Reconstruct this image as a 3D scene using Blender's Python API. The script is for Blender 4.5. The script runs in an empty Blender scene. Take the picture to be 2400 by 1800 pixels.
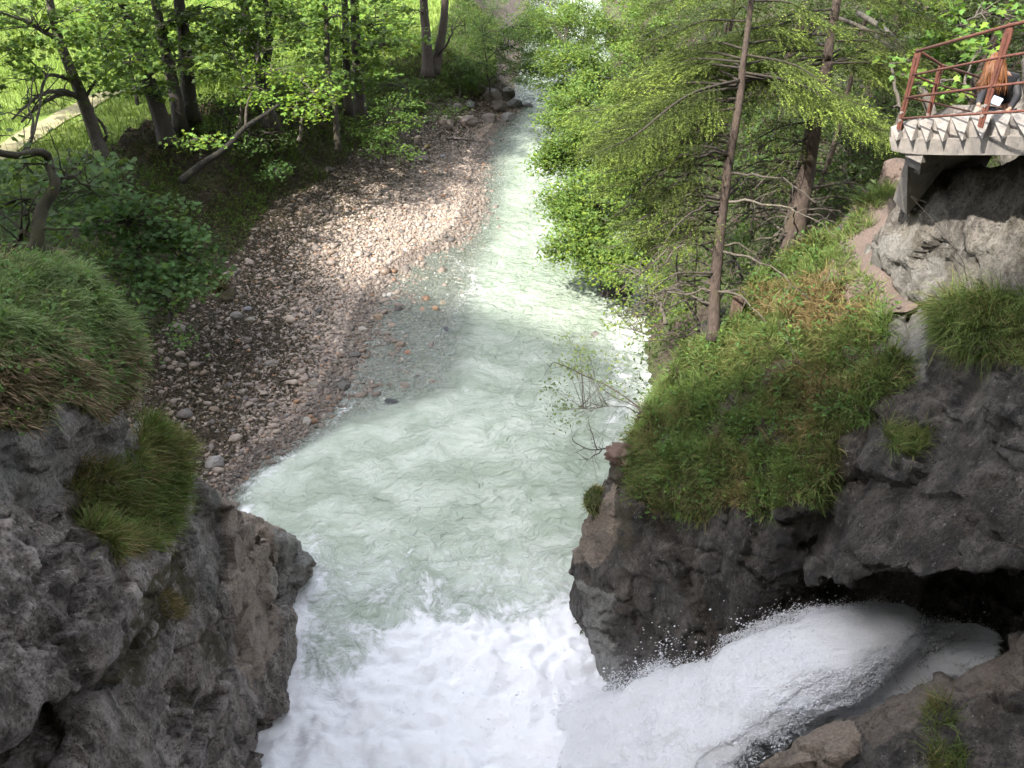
import bpy, bmesh, math, random
import numpy as np
from mathutils import Vector
sc = bpy.context.scene
C = sc.collection
R = math.radians
# ------------------------------------------------------------------ camera
F, CH, PITCH = 2078.0, 16.0, R(36.0)
cp, sp = math.cos(PITCH), math.sin(PITCH)
cd = bpy.data.cameras.new('camera'); cam = bpy.data.objects.new('camera', cd); C.objects.link(cam)
cam.location = (0, 0, CH); cam.rotation_euler = (R(90) - PITCH, 0, 0)
cd.sensor_width = 36; cd.lens = 36 * F / 2400; cd.clip_start = 0.1; cd.clip_end = 800
sc.camera = cam
# ------------------------------------------------------------------ light
SUN = np.array([-0.47, -0.42, 0.78]); SUN /= np.linalg.norm(SUN)
w = bpy.data.worlds.new('World'); sc.world = w; w.use_nodes = True
nt = w.node_tree; bg = nt.nodes['Background']
sky = nt.nodes.new('ShaderNodeTexSky'); sky.sky_type = 'NISHITA'; sky.sun_disc = False
sky.sun_elevation = math.asin(SUN[2]); sky.sun_rotation = math.atan2(SUN[0], SUN[1])
sky.air_density = 1.0; sky.dust_density = 2.5; sky.ozone_density = 1.0
hs = nt.nodes.new('ShaderNodeHueSaturation'); hs.inputs['Saturation'].default_value = .33  # sky blue muted so shaded surfaces stay neutral
nt.links.new(sky.outputs[0], hs.inputs['Color']); nt.links.new(hs.outputs[0], bg.inputs[0]); bg.inputs[1].default_value = 0.15
sd = bpy.data.lights.new('sun', 'SUN'); sd.energy = 2.5; sd.angle = R(1.1); sd.color = (1, .95, .86)
sun = bpy.data.objects.new('sun', sd); C.objects.link(sun)
sun.rotation_euler = Vector(SUN).to_track_quat('Z', 'Y').to_euler()
vs = sc.view_settings; vs.view_transform = 'Standard'; vs.look = 'None'; vs.gamma = 1; vs.exposure = 2.4
cy = sc.cycles
cy.max_bounces = 6; cy.diffuse_bounces = 3; cy.glossy_bounces = 2; cy.transmission_bounces = 3; cy.transparent_max_bounces = 10
cy.volume_bounces = 3; cy.volume_step_rate = 3
cy.use_adaptive_sampling = True; cy.adaptive_threshold = 0.03
cy.caustics_reflective = False; cy.caustics_refractive = False
# ------------------------------------------------------------------ helpers
def P(u, v, t):
    u, v, t = np.asarray(u, float), np.asarray(v, float), np.asarray(t, float)
    x = (u - 1200) / F * t; up = (900 - v) / F * t
    return np.stack([x + 0 * t, t * cp + up * sp, CH - t * sp + up * cp], -1)
def PZ(u, v, z): return P(u, v, (CH - z) / (sp - (900 - v) / F * cp))
def proj(p):
    p = np.asarray(p, float); q = p - np.array([0, 0, CH])
    t = q[..., 1] * cp - q[..., 2] * sp; up = q[..., 1] * sp + q[..., 2] * cp
    tt = np.where(t > .1, t, .1)
    return 1200 + q[..., 0] / tt * F, 900 - up / tt * F, t
def PT(lst): return np.array([P(*a) for a in lst])
_tab = np.random.RandomState(5).permutation(256)
_grad = np.random.RandomState(6).normal(size=(256, 3)); _grad /= np.linalg.norm(_grad, axis=1)[:, None]
def pn(p):
    i = np.floor(p).astype(np.int64); f = p - i; u = f * f * f * (f * (f * 6 - 15) + 10); o = 0
    for a in (0, 1):
        ax = _tab[(i[:, 0] + a) & 255]; wx = u[:, 0] if a else 1 - u[:, 0]
        for b in (0, 1):
            bx = _tab[(ax + i[:, 1] + b) & 255]; wy = u[:, 1] if b else 1 - u[:, 1]
            for c in (0, 1):
                g = _grad[_tab[(bx + i[:, 2] + c) & 255]]; wz = u[:, 2] if c else 1 - u[:, 2]
                o = o + (g[:, 0] * (f[:, 0] - a) + g[:, 1] * (f[:, 1] - b) + g[:, 2] * (f[:, 2] - c)) * wx * wy * wz
    return o * 1.6
def fbm(p, octv=4, gain=.5, ridge=False, off=0.):
    p = np.asarray(p, float) + off; a, s = 1., 0.; n = 0
    for k in range(octv):
        v = pn(p * 2.03 ** k + 17.3 * k)
        if ridge: v = 1 - 2 * np.abs(v)
        s = s + a * v; n += a; a *= gain
    return s / n
def facets(p, seed=0, slope=.5):
    """blocky fracture: every cell is a tilted plane"""
    i = np.floor(p).astype(np.int64); best = np.full(len(p), 9e9); val = np.zeros(len(p)); sec = best.copy()
    for dx in (-1, 0, 1):
        for dy in (-1, 0, 1):
            for dz in (-1, 0, 1):
                h = _tab[(_tab[(_tab[(i[:, 0] + dx + seed) & 255] + i[:, 1] + dy) & 255] + i[:, 2] + dz) & 255]
                g = _grad[h]; fp = i + np.array([dx, dy, dz]) + .5 + .45 * _grad[(h + 77) & 255]
                d = ((p - fp) ** 2).sum(1); m = d < best
                sec = np.where(m, best, np.minimum(sec, d)); best = np.where(m, d, best)
                val = np.where(m, g[:, 0] * .6 + slope * ((p - fp) * _grad[(h + 31) & 255]).sum(1), val)
    return val, np.sqrt(sec) - np.sqrt(best)
def sstep(a, b, x):
    t = np.clip((x - a) / (b - a), 0, 1); return t * t * (3 - 2 * t)
def inpoly(u, v, poly):
    poly = np.asarray(poly, float); r = np.zeros(len(u), bool); j = len(poly) - 1
    for i in range(len(poly)):
        xi, yi = poly[i]; xj, yj = poly[j]
        if yi != yj:
            c = ((yi > v) != (yj > v)) & (u < (xj - xi) * (v - yi) / (yj - yi) + xi)
            r ^= c
        j = i
    return r
def mesh(name, V, faces, cols=None, attrs=None, mats=None, smooth=True, midx=None):
    """faces: list of integer arrays (n,k)"""
    me = bpy.data.meshes.new(name); V = np.asarray(V, np.float32)
    faces = [f for f in faces if len(f)]
    me.vertices.add(len(V)); me.vertices.foreach_set('co', V.ravel())
    nl = sum(f.size for f in faces); nf = sum(len(f) for f in faces)
    me.loops.add(nl); me.loops.foreach_set('vertex_index', np.concatenate([f.ravel() for f in faces]).astype(np.int32))
    tot = np.concatenate([np.full(len(f), f.shape[1]) for f in faces])
    st = np.concatenate([[0], np.cumsum(tot)[:-1]])
    me.polygons.add(nf); me.polygons.foreach_set('loop_start', st.astype(np.int32)); me.polygons.foreach_set('loop_total', tot.astype(np.int32))
    me.polygons.foreach_set('use_smooth', np.full(nf, smooth))
    me.update(calc_edges=True); me.validate(verbose=False)
    if cols is not None:
        c = np.ones((len(V), 4), np.float32); c[:, :3] = cols
        a = me.color_attributes.new('Col', 'FLOAT_COLOR', 'POINT'); a.data.foreach_set('color', c.ravel())
    for k, v in (attrs or {}).items():
        a = me.attributes.new(k, 'FLOAT', 'POINT'); a.data.foreach_set('value', np.asarray(v, np.float32))
    for m in (mats if isinstance(mats, (list, tuple)) else [mats]):
        if m: me.materials.append(m)
    if midx is not None: me.polygons.foreach_set('material_index', midx.astype(np.int32))
    return me
def link(name, me, parent=None, label=None, cat=None, group=None, kind=None, loc=None):
    o = bpy.data.objects.new(name, me); C.objects.link(o)
    if parent: o.parent = parent; o.matrix_parent_inverse = parent.matrix_basis.inverted()
    if loc is not None: o.location = loc
    tag(o, label, cat, group, kind); return o
def tag(o, label=None, cat=None, group=None, kind=None):
    for k, v in (('label', label), ('category', cat), ('group', group), ('kind', kind)):
        if v: o[k] = v
def root(name, loc, label, cat, group=None):
    o = bpy.data.objects.new(name, None); C.objects.link(o); o.location = tuple(loc); o.empty_display_size = .3
    tag(o, label, cat, group); return o
def kid(name, mb, mat, parent, smooth=True, label=None):
    """part from an MB whose coordinates are world; stored relative to the parent empty"""
    me = mb.mesh(name, mat, smooth, origin=np.array(parent.location) if parent else None)
    o = bpy.data.objects.new(name, me); C.objects.link(o); o.parent = parent
    if label: o['label'] = label
    return o
class MB:
    def __init__(s): s.v = []; s.f = {}; s.c = []; s.n = 0
    def add(s, V, faces, col=(.5, .5, .5)):
        V = np.asarray(V, float).reshape(-1, 3)
        for f in (faces if isinstance(faces, list) else [faces]):
            f = np.asarray(f)
            if f.size: s.f.setdefault(f.shape[1], []).append(f + s.n)
        s.v.append(V); c = np.asarray(col, float)
        s.c.append(np.broadcast_to(c, (len(V), 3)) if c.ndim == 1 else c); s.n += len(V)
    def mesh(s, name, mat, smooth=True, origin=None):
        V = np.concatenate(s.v)
        if origin is not None: V = V - origin
        return mesh(name, V, [np.concatenate(f) for f in s.f.values()], np.concatenate(s.c), mats=mat, smooth=smooth)
    def tube(s, pts, rad, n=6, col=(.1, .08, .06), cap=True):
        pts = np.asarray(pts, float); m = len(pts); rad = np.broadcast_to(np.asarray(rad, float), (m,))
        d = np.gradient(pts, axis=0); d /= np.linalg.norm(d, axis=1)[:, None] + 1e-9
        ref = np.array([0.31, .2, .93]) if abs(d[0, 2]) < .9 else np.array([1, .1, 0.])
        a = np.cross(d, ref); a /= np.linalg.norm(a, axis=1)[:, None] + 1e-9; b = np.cross(d, a)
        th = np.linspace(0, 2 * np.pi, n, endpoint=False)
        V = pts[:, None] + rad[:, None, None] * (np.cos(th)[None, :, None] * a[:, None] + np.sin(th)[None, :, None] * b[:, None])
        i = np.arange(m - 1)[:, None] * n; j = np.arange(n)[None]; k = (j + 1) % n
        q = np.stack([i + j, i + k, i + n + k, i + n + j], -1).reshape(-1, 4)
        fs = [q]
        if cap: fs += [np.arange(n)[::-1][None], (np.arange(n) + (m - 1) * n)[None]]
        s.add(V.reshape(-1, 3), fs, col)
    def box(s, c, d, col=(.5, .5, .5), rot=None):
        V = np.array([[x, y, z] for x in (-1, 1) for y in (-1, 1) for z in (-1, 1)]) * np.asarray(d) / 2
        if rot is not None: V = V @ np.asarray(rot).T
        s.add(V + np.asarray(c), np.array([[0, 1, 3, 2], [4, 6, 7, 5], [0, 4, 5, 1], [2, 3, 7, 6], [0, 2, 6, 4], [1, 5, 7, 3]]), col)
def spline(pts, n):
    pts = np.asarray(pts, float); m = len(pts)
    if m < 3: return pts[0] + np.linspace(0, 1, n)[:, None] * (pts[-1] - pts[0])
    e = np.vstack([2 * pts[0] - pts[1], pts, 2 * pts[-1] - pts[-2]])
    t = np.linspace(0, m - 1 - 1e-6, n); i = t.astype(int); f = (t - i)[:, None]
    p0, p1, p2, p3 = e[i], e[i + 1], e[i + 2], e[i + 3]
    return .5 * (2 * p1 + (p2 - p0) * f + (2 * p0 - 5 * p1 + 4 * p2 - p3) * f ** 2 + (3 * p1 - p0 - 3 * p2 + p3) * f ** 3)
# ------------------------------------------------------------------ node helper
class NT:
    def __init__(s, name):
        s.m = bpy.data.materials.new(name); s.m.use_nodes = True; s.t = s.m.node_tree; s.t.nodes.clear()
        s.out = s.t.nodes.new('ShaderNodeOutputMaterial')
    def n(s, typ, ins=None, out=0, **kw):
        nd = s.t.nodes.new('ShaderNode' + typ)
        for k, v in kw.items(): setattr(nd, k, v)
        for k, v in (ins or {}).items(): s.set(nd.inputs[k], v)
        return nd.outputs[out] if out is not None else nd
    def set(s, sock, v):
        if isinstance(v, bpy.types.NodeSocket): s.t.links.new(v, sock)
        else:
            if sock.type == 'RGBA' and len(v) == 3: v = (*v, 1)
            sock.default_value = v
    def noise(s, scale, detail=4, rough=.55, vec=None, out=0, dist=0.):
        i = {'Scale': scale, 'Detail': detail, 'Roughness': rough, 'Distortion': dist}
        if vec is not None: i['Vector'] = vec
        return s.n('TexNoise', i, out)
    def ramp(s, fac, stops, ):
        nd = s.t.nodes.new('ShaderNodeValToRGB'); s.set(nd.inputs[0], fac); e = nd.color_ramp.elements
        while len(e) < len(stops): e.new(.5)
        for k, (p, c) in enumerate(stops):
            e[k].position = p; e[k].color = (c, c, c, 1) if isinstance(c, (int, float)) else (*c, 1)
        return nd.outputs[0]
    def mix(s, f, a, b, mode='MIX'):
        nd = s.t.nodes.new('ShaderNodeMix'); nd.data_type = 'RGBA'; nd.blend_type = mode
        s.set(nd.inputs[0], f); s.set(nd.inputs[6], a); s.set(nd.inputs[7], b); return nd.outputs[2]
    def math(s, op, a, b=0., c=None):
        i = {0: a, 1: b}
        if c is not None: i[2] = c
        return s.n('Math', i, operation=op)
    def attr(s, name, out='Color'):
        nd = s.t.nodes.new('ShaderNodeAttribute'); nd.attribute_name = name; return nd.outputs[out]
    def pos(s, scale=None, rot=None):
        g = s.n('NewGeometry', out=None).outputs['Position']
        if scale is None and rot is None: return g
        return s.n('Mapping', {'Vector': g, 'Scale': scale or (1, 1, 1), 'Rotation': rot or (0, 0, 0)})
    def bump(s, h, strength, dist, nrm=None):
        i = {'Height': h, 'Strength': strength, 'Distance': dist}
        if nrm is not None: i['Normal'] = nrm
        return s.n('Bump', i)
    def pbsdf(s, **ins):
        nd = s.t.nodes.new('ShaderNodeBsdfPrincipled')
        for k, v in ins.items(): s.set(nd.inputs[k.replace('_', ' ')], v)
        return nd.outputs[0]
    def done(s, sh): s.t.links.new(sh, s.out.inputs[0]); return s.m

def mat_rock(name, base, dark, light, tan, rot=(.35, .3, 0)):
    n = NT(name); pos = n.pos(); pst = n.pos(scale=(1.5, 1.5, .3), rot=rot)
    big = n.noise(.6, 4, .6, pos); mid = n.noise(2.3, 8, .68, pos); fine = n.noise(19, 8, .75, pos)
    st = n.noise(3.0, 8, .72, pst); dash = n.noise(15, 3, .6, pst)
    c = n.mix(n.ramp(mid, [(.41, 0), (.56, 1)]), dark, base)
    c = n.mix(n.ramp(big, [(.42, 0), (.68, .6)]), c, tan)
    c = n.mix(n.ramp(st, [(.47, 0), (.66, .75)]), c, light)
    c = n.mix(n.ramp(fine, [(.40, .85), (.49, 0)]), c, dark); c = n.mix(n.ramp(fine, [(.56, 0), (.66, .5)]), c, light)
    vs_ = n.noise(1.1, 5, .6, n.pos(scale=(2.2, 2.2, .22), rot=(rot[0] * .4, rot[1] * .4, 0))); c = n.mix(n.ramp(vs_, [(.52, 0), (.66, .65)]), c, dark); c = n.mix(n.ramp(vs_, [(.34, .5), (.44, 0)]), c, light)
    c = n.mix(n.ramp(dash, [(.64, 0), (.72, .6)]), c, n.mix(.5, light, (.5, .47, .47)))
    v = n.n('TexVoronoi', {'Vector': pos, 'Scale': 17.}, 0); pit = n.math('MULTIPLY', n.ramp(v, [(.08, 1), (.3, 0)]), n.ramp(mid, [(.42, 0), (.58, 1)]))
    c = n.mix(n.math('MULTIPLY', pit, .7), c, dark)
    buff = n.attr('buff', 'Fac'); moss = n.attr('moss', 'Fac'); pale = n.attr('pale', 'Fac')
    bf = n.math('MULTIPLY', buff, n.ramp(n.noise(3, 6, .7, pos), [(.33, .35), (.5, 1)]))
    c = n.mix(bf, c, n.mix(n.ramp(fine, [(.35, 0), (.6, 1)]), n.mix(st, (.13, .095, .07), (.2, .15, .115)), n.mix(mid, (.27, .205, .155), (.42, .34, .275))))
    c = n.mix(n.math('MULTIPLY', pale, n.ramp(mid, [(.35, .3), (.55, 1)])), c, n.mix(n.ramp(fine, [(.35, 0), (.6, 1)]), (.15, .145, .13), n.mix(st, (.22, .22, .2), (.42, .41, .39))))
    mf = n.math('MULTIPLY', moss, n.ramp(n.noise(5, 5, .65, pos), [(.38, .1), (.5, 1)]))
    c = n.mix(mf, c, n.mix(n.noise(14, 5, .7, pos), (.02, .015, .008), (.085, .065, .018)))
    h = n.math('ADD', n.math('MULTIPLY', mid, .5), n.math('MULTIPLY', fine, .3))
    h = n.math('ADD', h, n.math('MULTIPLY', st, .4)); h = n.math('ADD', h, n.math('MULTIPLY', pit, -.12))
    return n.done(n.pbsdf(Base_Color=c, Roughness=n.ramp(mid, [(.3, .36), (.6, .75)]), Normal=n.bump(h, 1.0, .2)))
ROCKL = mat_rock('rock_left', (.225, .185, .165), (.024, .019, .015), (.50, .44, .41), (.16, .12, .09))
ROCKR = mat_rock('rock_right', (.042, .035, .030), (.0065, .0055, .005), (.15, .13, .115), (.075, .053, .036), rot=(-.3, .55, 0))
ROCKW = mat_rock('rock_wall', (.17, .15, .13), (.045, .038, .032), (.28, .26, .235), (.14, .12, .08), rot=(-.2, .6, 0))

def mat_veg(name, trans=.35, rough=.6):
    n = NT(name); c = n.attr('Col')
    c = n.mix(.45, c, n.mix(n.noise(1.3, 3, .6, n.pos()), n.mix(.5, c, (0, 0, 0)), n.mix(.35, c, (.16, .2, .04))))
    d = n.pbsdf(Base_Color=c, Roughness=rough, Specular_IOR_Level=.3)
    t = n.n('BsdfTranslucent', {'Color': n.mix(.25, c, (.25, .34, .02))})
    return n.done(n.n('MixShader', {0: trans, 1: d, 2: t}))
LEAF = mat_veg('leaf', .45); GRASS = mat_veg('grass_blades', .25, .7); NEEDLE = mat_veg('needles', .22, .8)
def mat_bark(name):
    n = NT(name); c = n.attr('Col'); pos = n.pos(scale=(1, 1, .4))
    a = n.noise(14, 5, .7, pos); b = n.noise(3, 3, .6, n.pos())
    c = n.mix(.35, c, (.012, .009, .007)); c2 = n.mix(n.ramp(a, [(.35, 0), (.65, 1)]), n.mix(.6, c, (.01, .008, .006)), c)
    c2 = n.mix(n.ramp(b, [(.52, 0), (.62, .45)]), c2, n.mix(.5, c, (.06, .055, .012)))
    return n.done(n.pbsdf(Base_Color=c2, Roughness=.9, Normal=n.bump(a, .9, .04)))
BARK = mat_bark('bark')
# ------------------------------------------------------------------ terrain
def lin(xs, ys, x): return np.interp(x, xs, ys)
YL = [-10, 5, 13, 15.6, 17.4, 19.8, 21.2, 23.3, 26, 28, 29.7, 30.6, 31.6, 33, 42.4, 45, 47.2, 49, 52, 58, 75, 120]
XLv = [-5.2, -4.9, -5, -6.9, -7.4, -5.6, -5.1, -4.7, -4.7, -4.5, -3.9, -2.9, -1.9, -1.2, -1.05, -.4, .7, .1, .3, .8, 1.5, 3]
YB = [-10, 10, 15, 18, 22, 26, 33, 40, 44, 48, 60, 120]; XBv = [-9, -9, -11.5, -11.8, -11., -10.6, -9.2, -6.1, -4.4, -1.2, -.6, 1]
YR = [-10, 11.2, 11.8, 13.4, 16, 19.9, 27, 35, 60, 120]; XRv = [20, 20, 2.3, 1.41, 2.4, 3.7, 4.4, 4.9, 6, 9]
def smoothx(ys, xs, y):
    y = np.asarray(y, float); return (lin(ys, xs, y - .5) + lin(ys, xs, y) + lin(ys, xs, y + .5)) / 3
def xL(y): return smoothx(YL, XLv, y)
def xB(y): return smoothx(YB, XBv, y)
def xR(y): return smoothx(YR, XRv, y)
def terrain(x, y):
    """returns z and zone: bed<0, beach 0-1, bank 1-2, meadow 2+, right 3"""
    x = np.asarray(x, float); y = np.asarray(y, float)
    p = np.stack([x, y, 0 * x], 1)
    l, b, r = xL(y), xB(y), xR(y)
    l = l + .35 * fbm(p * .9, 3)
    bw = np.maximum(l - b, .6)
    tb = np.clip((l - x) / bw, 0, 1)
    z = 1.0 * tb ** 1.2
    shf = sstep(20.5, 22, y) * sstep(32.5, 30.5, y)
    bed = -(.10 * np.clip(x - l, 0, 2.6) * (1 - shf) + shf * (.01 + .03 * np.clip(x - l, 0, 3.4) - .06 * fbm(p * .9, 3, off=4)) + shf * .8 * sstep(3.2, 5.5, x - l) + (1 - shf) * .8 * sstep(2.2, 5., x - l) + .9 * sstep(21, 17, y) * sstep(0, 1.2, x - l))
    z = np.where(x > l, bed, z)
    zm = lin([0, 15, 25, 36, 44, 60, 120], [8.5, 6.5, 4.6, 4.2, 3.0, 3.0, 6], y)
    d = b - x + .8 * fbm(p * .35, 3)
    wd = lin([0, 20, 30, 45, 60], [3., 5.5, 5.5, 3.5, 3], y)
    bank = (zm - 1.0) * sstep(-.2, wd, d) + .018 * np.clip(d - wd, 0, 200) + .25 * fbm(p * .6, 4) * sstep(0, 1.5, d) * sstep(wd + 7, wd, d)
    z = z + np.where(d > -.2, bank, 0)
    dr = x - r + .4 * fbm(p * .7, 3, off=9)
    zr = lin([0, 15.5, 17.5, 25, 40, 120], [1.5, 1.5, 6.3, 6.2, 5.5, 6], y)
    rz = -1.2 + 1.2 * sstep(-1.2, .2, dr) + zr * sstep(0, 4.5, dr) + .16 * np.clip(dr - 4.5, 0, 200) + .3 * fbm(p * .7, 4, off=3) * sstep(0, 1, dr)
    z = np.where(dr > -1.2, np.maximum(z, rz), z)
    zone = np.where(dr > -.3, 3.5, np.where(x > l, -1, np.where(d < .1, .5, np.where(d < wd * .95, 1.5, 2.5))))
    return z, zone, d, dr
# non-uniform grid
gx = np.concatenate([np.arange(-90, -26, 1.5), np.arange(-26, -13, .3), np.arange(-13, 5, .12), np.arange(5, 14, .2), np.arange(14, 30, .6), np.arange(30, 80, 3)])
gy = np.concatenate([np.arange(-8, 12, .8), np.arange(12, 46, .14), np.arange(46, 70, .4), np.arange(70, 160, 3)])
GX, GY = np.meshgrid(gx, gy); tz, zone, dB, dR = terrain(GX.ravel(), GY.ravel())
TP = np.stack([GX.ravel(), GY.ravel(), tz], 1)
small = fbm(TP * 2.6, 4)
TP[:, 2] += np.where(zone == 1.5, .07, .02) * small * (TP[:, 1] < 80)
ny, nx = GX.shape
ii = (np.arange(ny - 1)[:, None] * nx + np.arange(nx - 1)[None]).ravel()
TQ = np.stack([ii, ii + 1, ii + nx + 1, ii + nx], 1)
zq = zone[TQ].max(1)
# hidden part below the near cliffs is dropped
def mat_ground(name, kind):
    n = NT(name); pos = n.pos()
    if kind == 'gravel':
        v = n.n('TexVoronoi', {'Vector': pos, 'Scale': 9.}, None); v2 = n.n('TexVoronoi', {'Vector': pos, 'Scale': 21.}, None)
        cc = n.ramp(n.n('SeparateColor', {0: v.outputs['Color']}), [(0, (.12, .095, .08)), (.35, (.2, .165, .145)), (.6, (.27, .225, .195)), (.85, (.16, .15, .15)), (1, (.33, .22, .14))])
        c2 = n.ramp(n.n('SeparateColor', {0: v2.outputs['Color']}), [(0, (.1, .08, .068)), (.5, (.2, .165, .14)), (1, (.28, .24, .21))])
        c = n.mix(.5, cc, c2)
        lit = n.attr('litter', 'Fac')
        lf = n.math('MULTIPLY', lit, n.ramp(n.noise(4, 5, .65, pos), [(.3, .4), (.5, 1)]))
        c = n.mix(lf, c, n.mix(n.noise(30, 4, .8, pos), (.02, .013, .011), (.1, .07, .055)))
        c = n.mix(n.math('MULTIPLY', n.attr('wet', 'Fac'), .55), c, (.05, .048, .042))
        h = n.math('ADD', n.math('MULTIPLY', v.outputs['Distance'], -1), n.math('MULTIPLY', v2.outputs['Distance'], -.5))
        return n.done(n.pbsdf(Base_Color=c, Roughness=.8, Normal=n.bump(h, .9, .06)))
    if kind == 'bank':
        a = n.noise(26, 5, .75, pos); b = n.noise(.8, 5, .6, pos)
        c = n.mix(n.ramp(a, [(.35, 0), (.65, 1)]), (.02, .014, .01), (.07, .05, .036))
        g = n.mix(n.noise(15, 4, .7, pos), (.02, .035, .008), (.075, .1, .02))
        c = n.mix(n.ramp(b, [(.44, 0), (.58, .85)]), c, g)
        return n.done(n.pbsdf(Base_Color=c, Roughness=.95, Normal=n.bump(a, .8, .05)))
    if kind == 'meadow':
        a = n.noise(18, 6, .75, pos); b = n.noise(.5, 4, .6, pos)
        c = n.mix(n.ramp(a, [(.3, 0), (.7, 1)]), (.09, .15, .022), (.22, .31, .06))
        c = n.mix(n.ramp(b, [(.4, 0), (.65, .7)]), c, (.15, .18, .035))
        return n.done(n.pbsdf(Base_Color=c, Roughness=.95, Normal=n.bump(a, .8, .06)))
    if kind == 'path':
        a = n.noise(25, 6, .75, pos); c = n.mix(a, (.2, .18, .09), (.36, .32, .19))
        return n.done(n.pbsdf(Base_Color=c, Roughness=.95, Normal=n.bump(a, .5, .03)))
    a = n.noise(25, 6, .75, pos); c = n.mix(n.ramp(a, [(.3, 0), (.7, 1)]), (.07, .05, .043), (.18, .135, .115))
    return n.done(n.pbsdf(Base_Color=c, Roughness=.95, Normal=n.bump(a, .8, .04)))
M_GR, M_BK, M_ME = mat_ground('gravel_ground', 'gravel'), mat_ground('bank_soil', 'bank'), mat_ground('meadow_ground', 'meadow')
M_PA, M_TR = mat_ground('meadow_path', 'path'), mat_ground('trail', 'trail')
litter = sstep(4., .5, -dB + 1.4 * fbm(TP * .5, 3) - 2.4 * sstep(31, 22, TP[:, 1])) * (zone < 1)
wet = sstep(.10, .02, TP[:, 2])
def sub(name, mask, mat, attrs, label):
    f = TQ[mask]; u, inv = np.unique(f, return_inverse=True)
    me = mesh(name, TP[u], [inv.reshape(f.shape)], attrs={k: v[u] for k, v in attrs.items()}, mats=mat)
    return link(name, me, label=label, kind='structure')
sub('riverbed_beach', zq < 1, M_GR, {'litter': litter, 'wet': wet}, 'pinkish grey shingle beach and stony riverbed beside the milky river')
sub('river_bank', (zq == 1.5), M_BK, {}, 'shaded brown leaf littered bank between the shingle beach and the meadow')
sub('meadow', zq == 2.5, M_ME, {}, 'sunlit yellow green meadow behind the riverside trees')
cq = TP[TQ].mean(1); zq = np.where((zq == 3.5) & (cq[:, 1] < 16.2) & (cq[:, 0] > 3.2), 9, zq)
sub('hillside', zq == 3.5, M_BK, {}, 'steep wooded bank on the far side of the milky river')
# meadow footpath, a mown strip laid on the meadow
pc = np.array([PZ(-250, 470, 5.0), PZ(0, 318, 5.0), PZ(110, 250, 5.0), PZ(230, 183, 5.0), PZ(290, 150, 5.0)])
pc = spline(pc, 60); dd = np.gradient(pc, axis=0); dd /= np.linalg.norm(dd, axis=1)[:, None]; nn = np.stack([-dd[:, 1], dd[:, 0], 0 * dd[:, 0]], 1)
ws = np.linspace(-.48, .48, 7); V = (pc[:, None] + nn[:, None] * ws[None, :, None] * (1 + .12 * fbm(pc * .8, 3)[:, None, None])).reshape(-1, 3)
V[:, 2] = terrain(V[:, 0], V[:, 1])[0] + .05
k = (np.arange(59)[:, None] * 7 + np.arange(6)[None]).ravel()
link('footpath', mesh('footpath', V, [np.stack([k, k + 7, k + 8, k + 1], 1)], mats=M_PA), label='pale footpath crossing the sunlit meadow', kind='structure')

# ------------------------------------------------------------------ river
wx = np.arange(-13, 16, .06); wy = np.concatenate([np.arange(1, 30, .06), np.arange(30, 62, .12), np.arange(62, 100, .5)])
WX, WY = np.meshgrid(wx, wy); wp = np.stack([WX.ravel(), WY.ravel(), 0 * WX.ravel()], 1)
pu, pv, pt = proj(wp)
# currents: warp coordinates so ripples curl round the pool
c0 = np.array([-1.0, 19.0]); rr = np.hypot(wp[:, 0] - c0[0], (wp[:, 1] - c0[1])); ang = np.arctan2(wp[:, 1] - c0[1], wp[:, 0] - c0[0])
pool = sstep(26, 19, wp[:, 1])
wq = np.stack([wp[:, 0] * .8, wp[:, 1] * .8, 0 * rr], 1)
wq2 = np.stack([wp[:, 0] * 1.0 + .5 * fbm(wq, 3), wp[:, 1] * 2.0 + .5 * fbm(wq, 3, off=5) + .25 * wp[:, 0], 0 * rr], 1)
turb = .35 + .65 * sstep(14.5, 10, wp[:, 1])
rap = sstep(21, 28, wp[:, 1])
h = .07 * fbm(wq2, 4, .6, ridge=True) + .04 * fbm(wq2 * 2.7, 3, .55)
rough = fbm(wp * 1.7, 5, .6, ridge=True, off=3)
dist_r = np.abs(xR(wp[:, 1]) - wp[:, 0])
# foam potential in world space
edge_l = .8 * sstep(.75, .0, np.abs(wp[:, 0] - xL(wp[:, 1]) - .3 + .3 * fbm(wp * 1.3, 3, off=31))) * (.55 + .6 * fbm(wp * 2.2, 3, off=32)) * sstep(14, 16.5, wp[:, 1]) * sstep(23, 21, wp[:, 1])
lft = sstep(-2.2, -3.8, wp[:, 0]); nb_ = .5 * fbm(wp * .8, 3, off=2)
near = np.clip(sstep(13.6, 11.6, wp[:, 1] + nb_ + 1.4 * lft) * (1 - .42 * lft * sstep(8.5, 10, wp[:, 1])) + (.42 + .45 * nb_) * sstep(18, 12.8, wp[:, 1]), 0, 1)
wallf = sstep(1.1, .1, wp[:, 0] + 5.1) * sstep(16, 13.5, wp[:, 1]) + sstep(1.1, .3, np.abs(wp[:, 0] - xR(wp[:, 1]))) * sstep(14.3, 12.8, wp[:, 1])
chan = np.exp(-((wp[:, 0] - (xL(wp[:, 1]) + 3.2)) / 1.5) ** 2)
rapid = .5 * rap * chan * sstep(-.25, .6, fbm(np.stack([wp[:, 0] * .8, wp[:, 1] * .45, 0 * rr], 1), 3, off=7))
rapr = .42 * sstep(1.8, .5, dist_r) * sstep(17.5, 20, wp[:, 1]) * sstep(31, 27, wp[:, 1])
streak = .35 * sstep(15, 19, wp[:, 1]) * chan * sstep(0, .5, fbm(np.stack([wp[:, 0] * 1.2, wp[:, 1] * .5, 0 * rr], 1), 3, off=11))
foam = np.clip(near * 1.0 + .5 * wallf + .8 * edge_l + rapid + rapr + streak, 0, 1.3)
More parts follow.
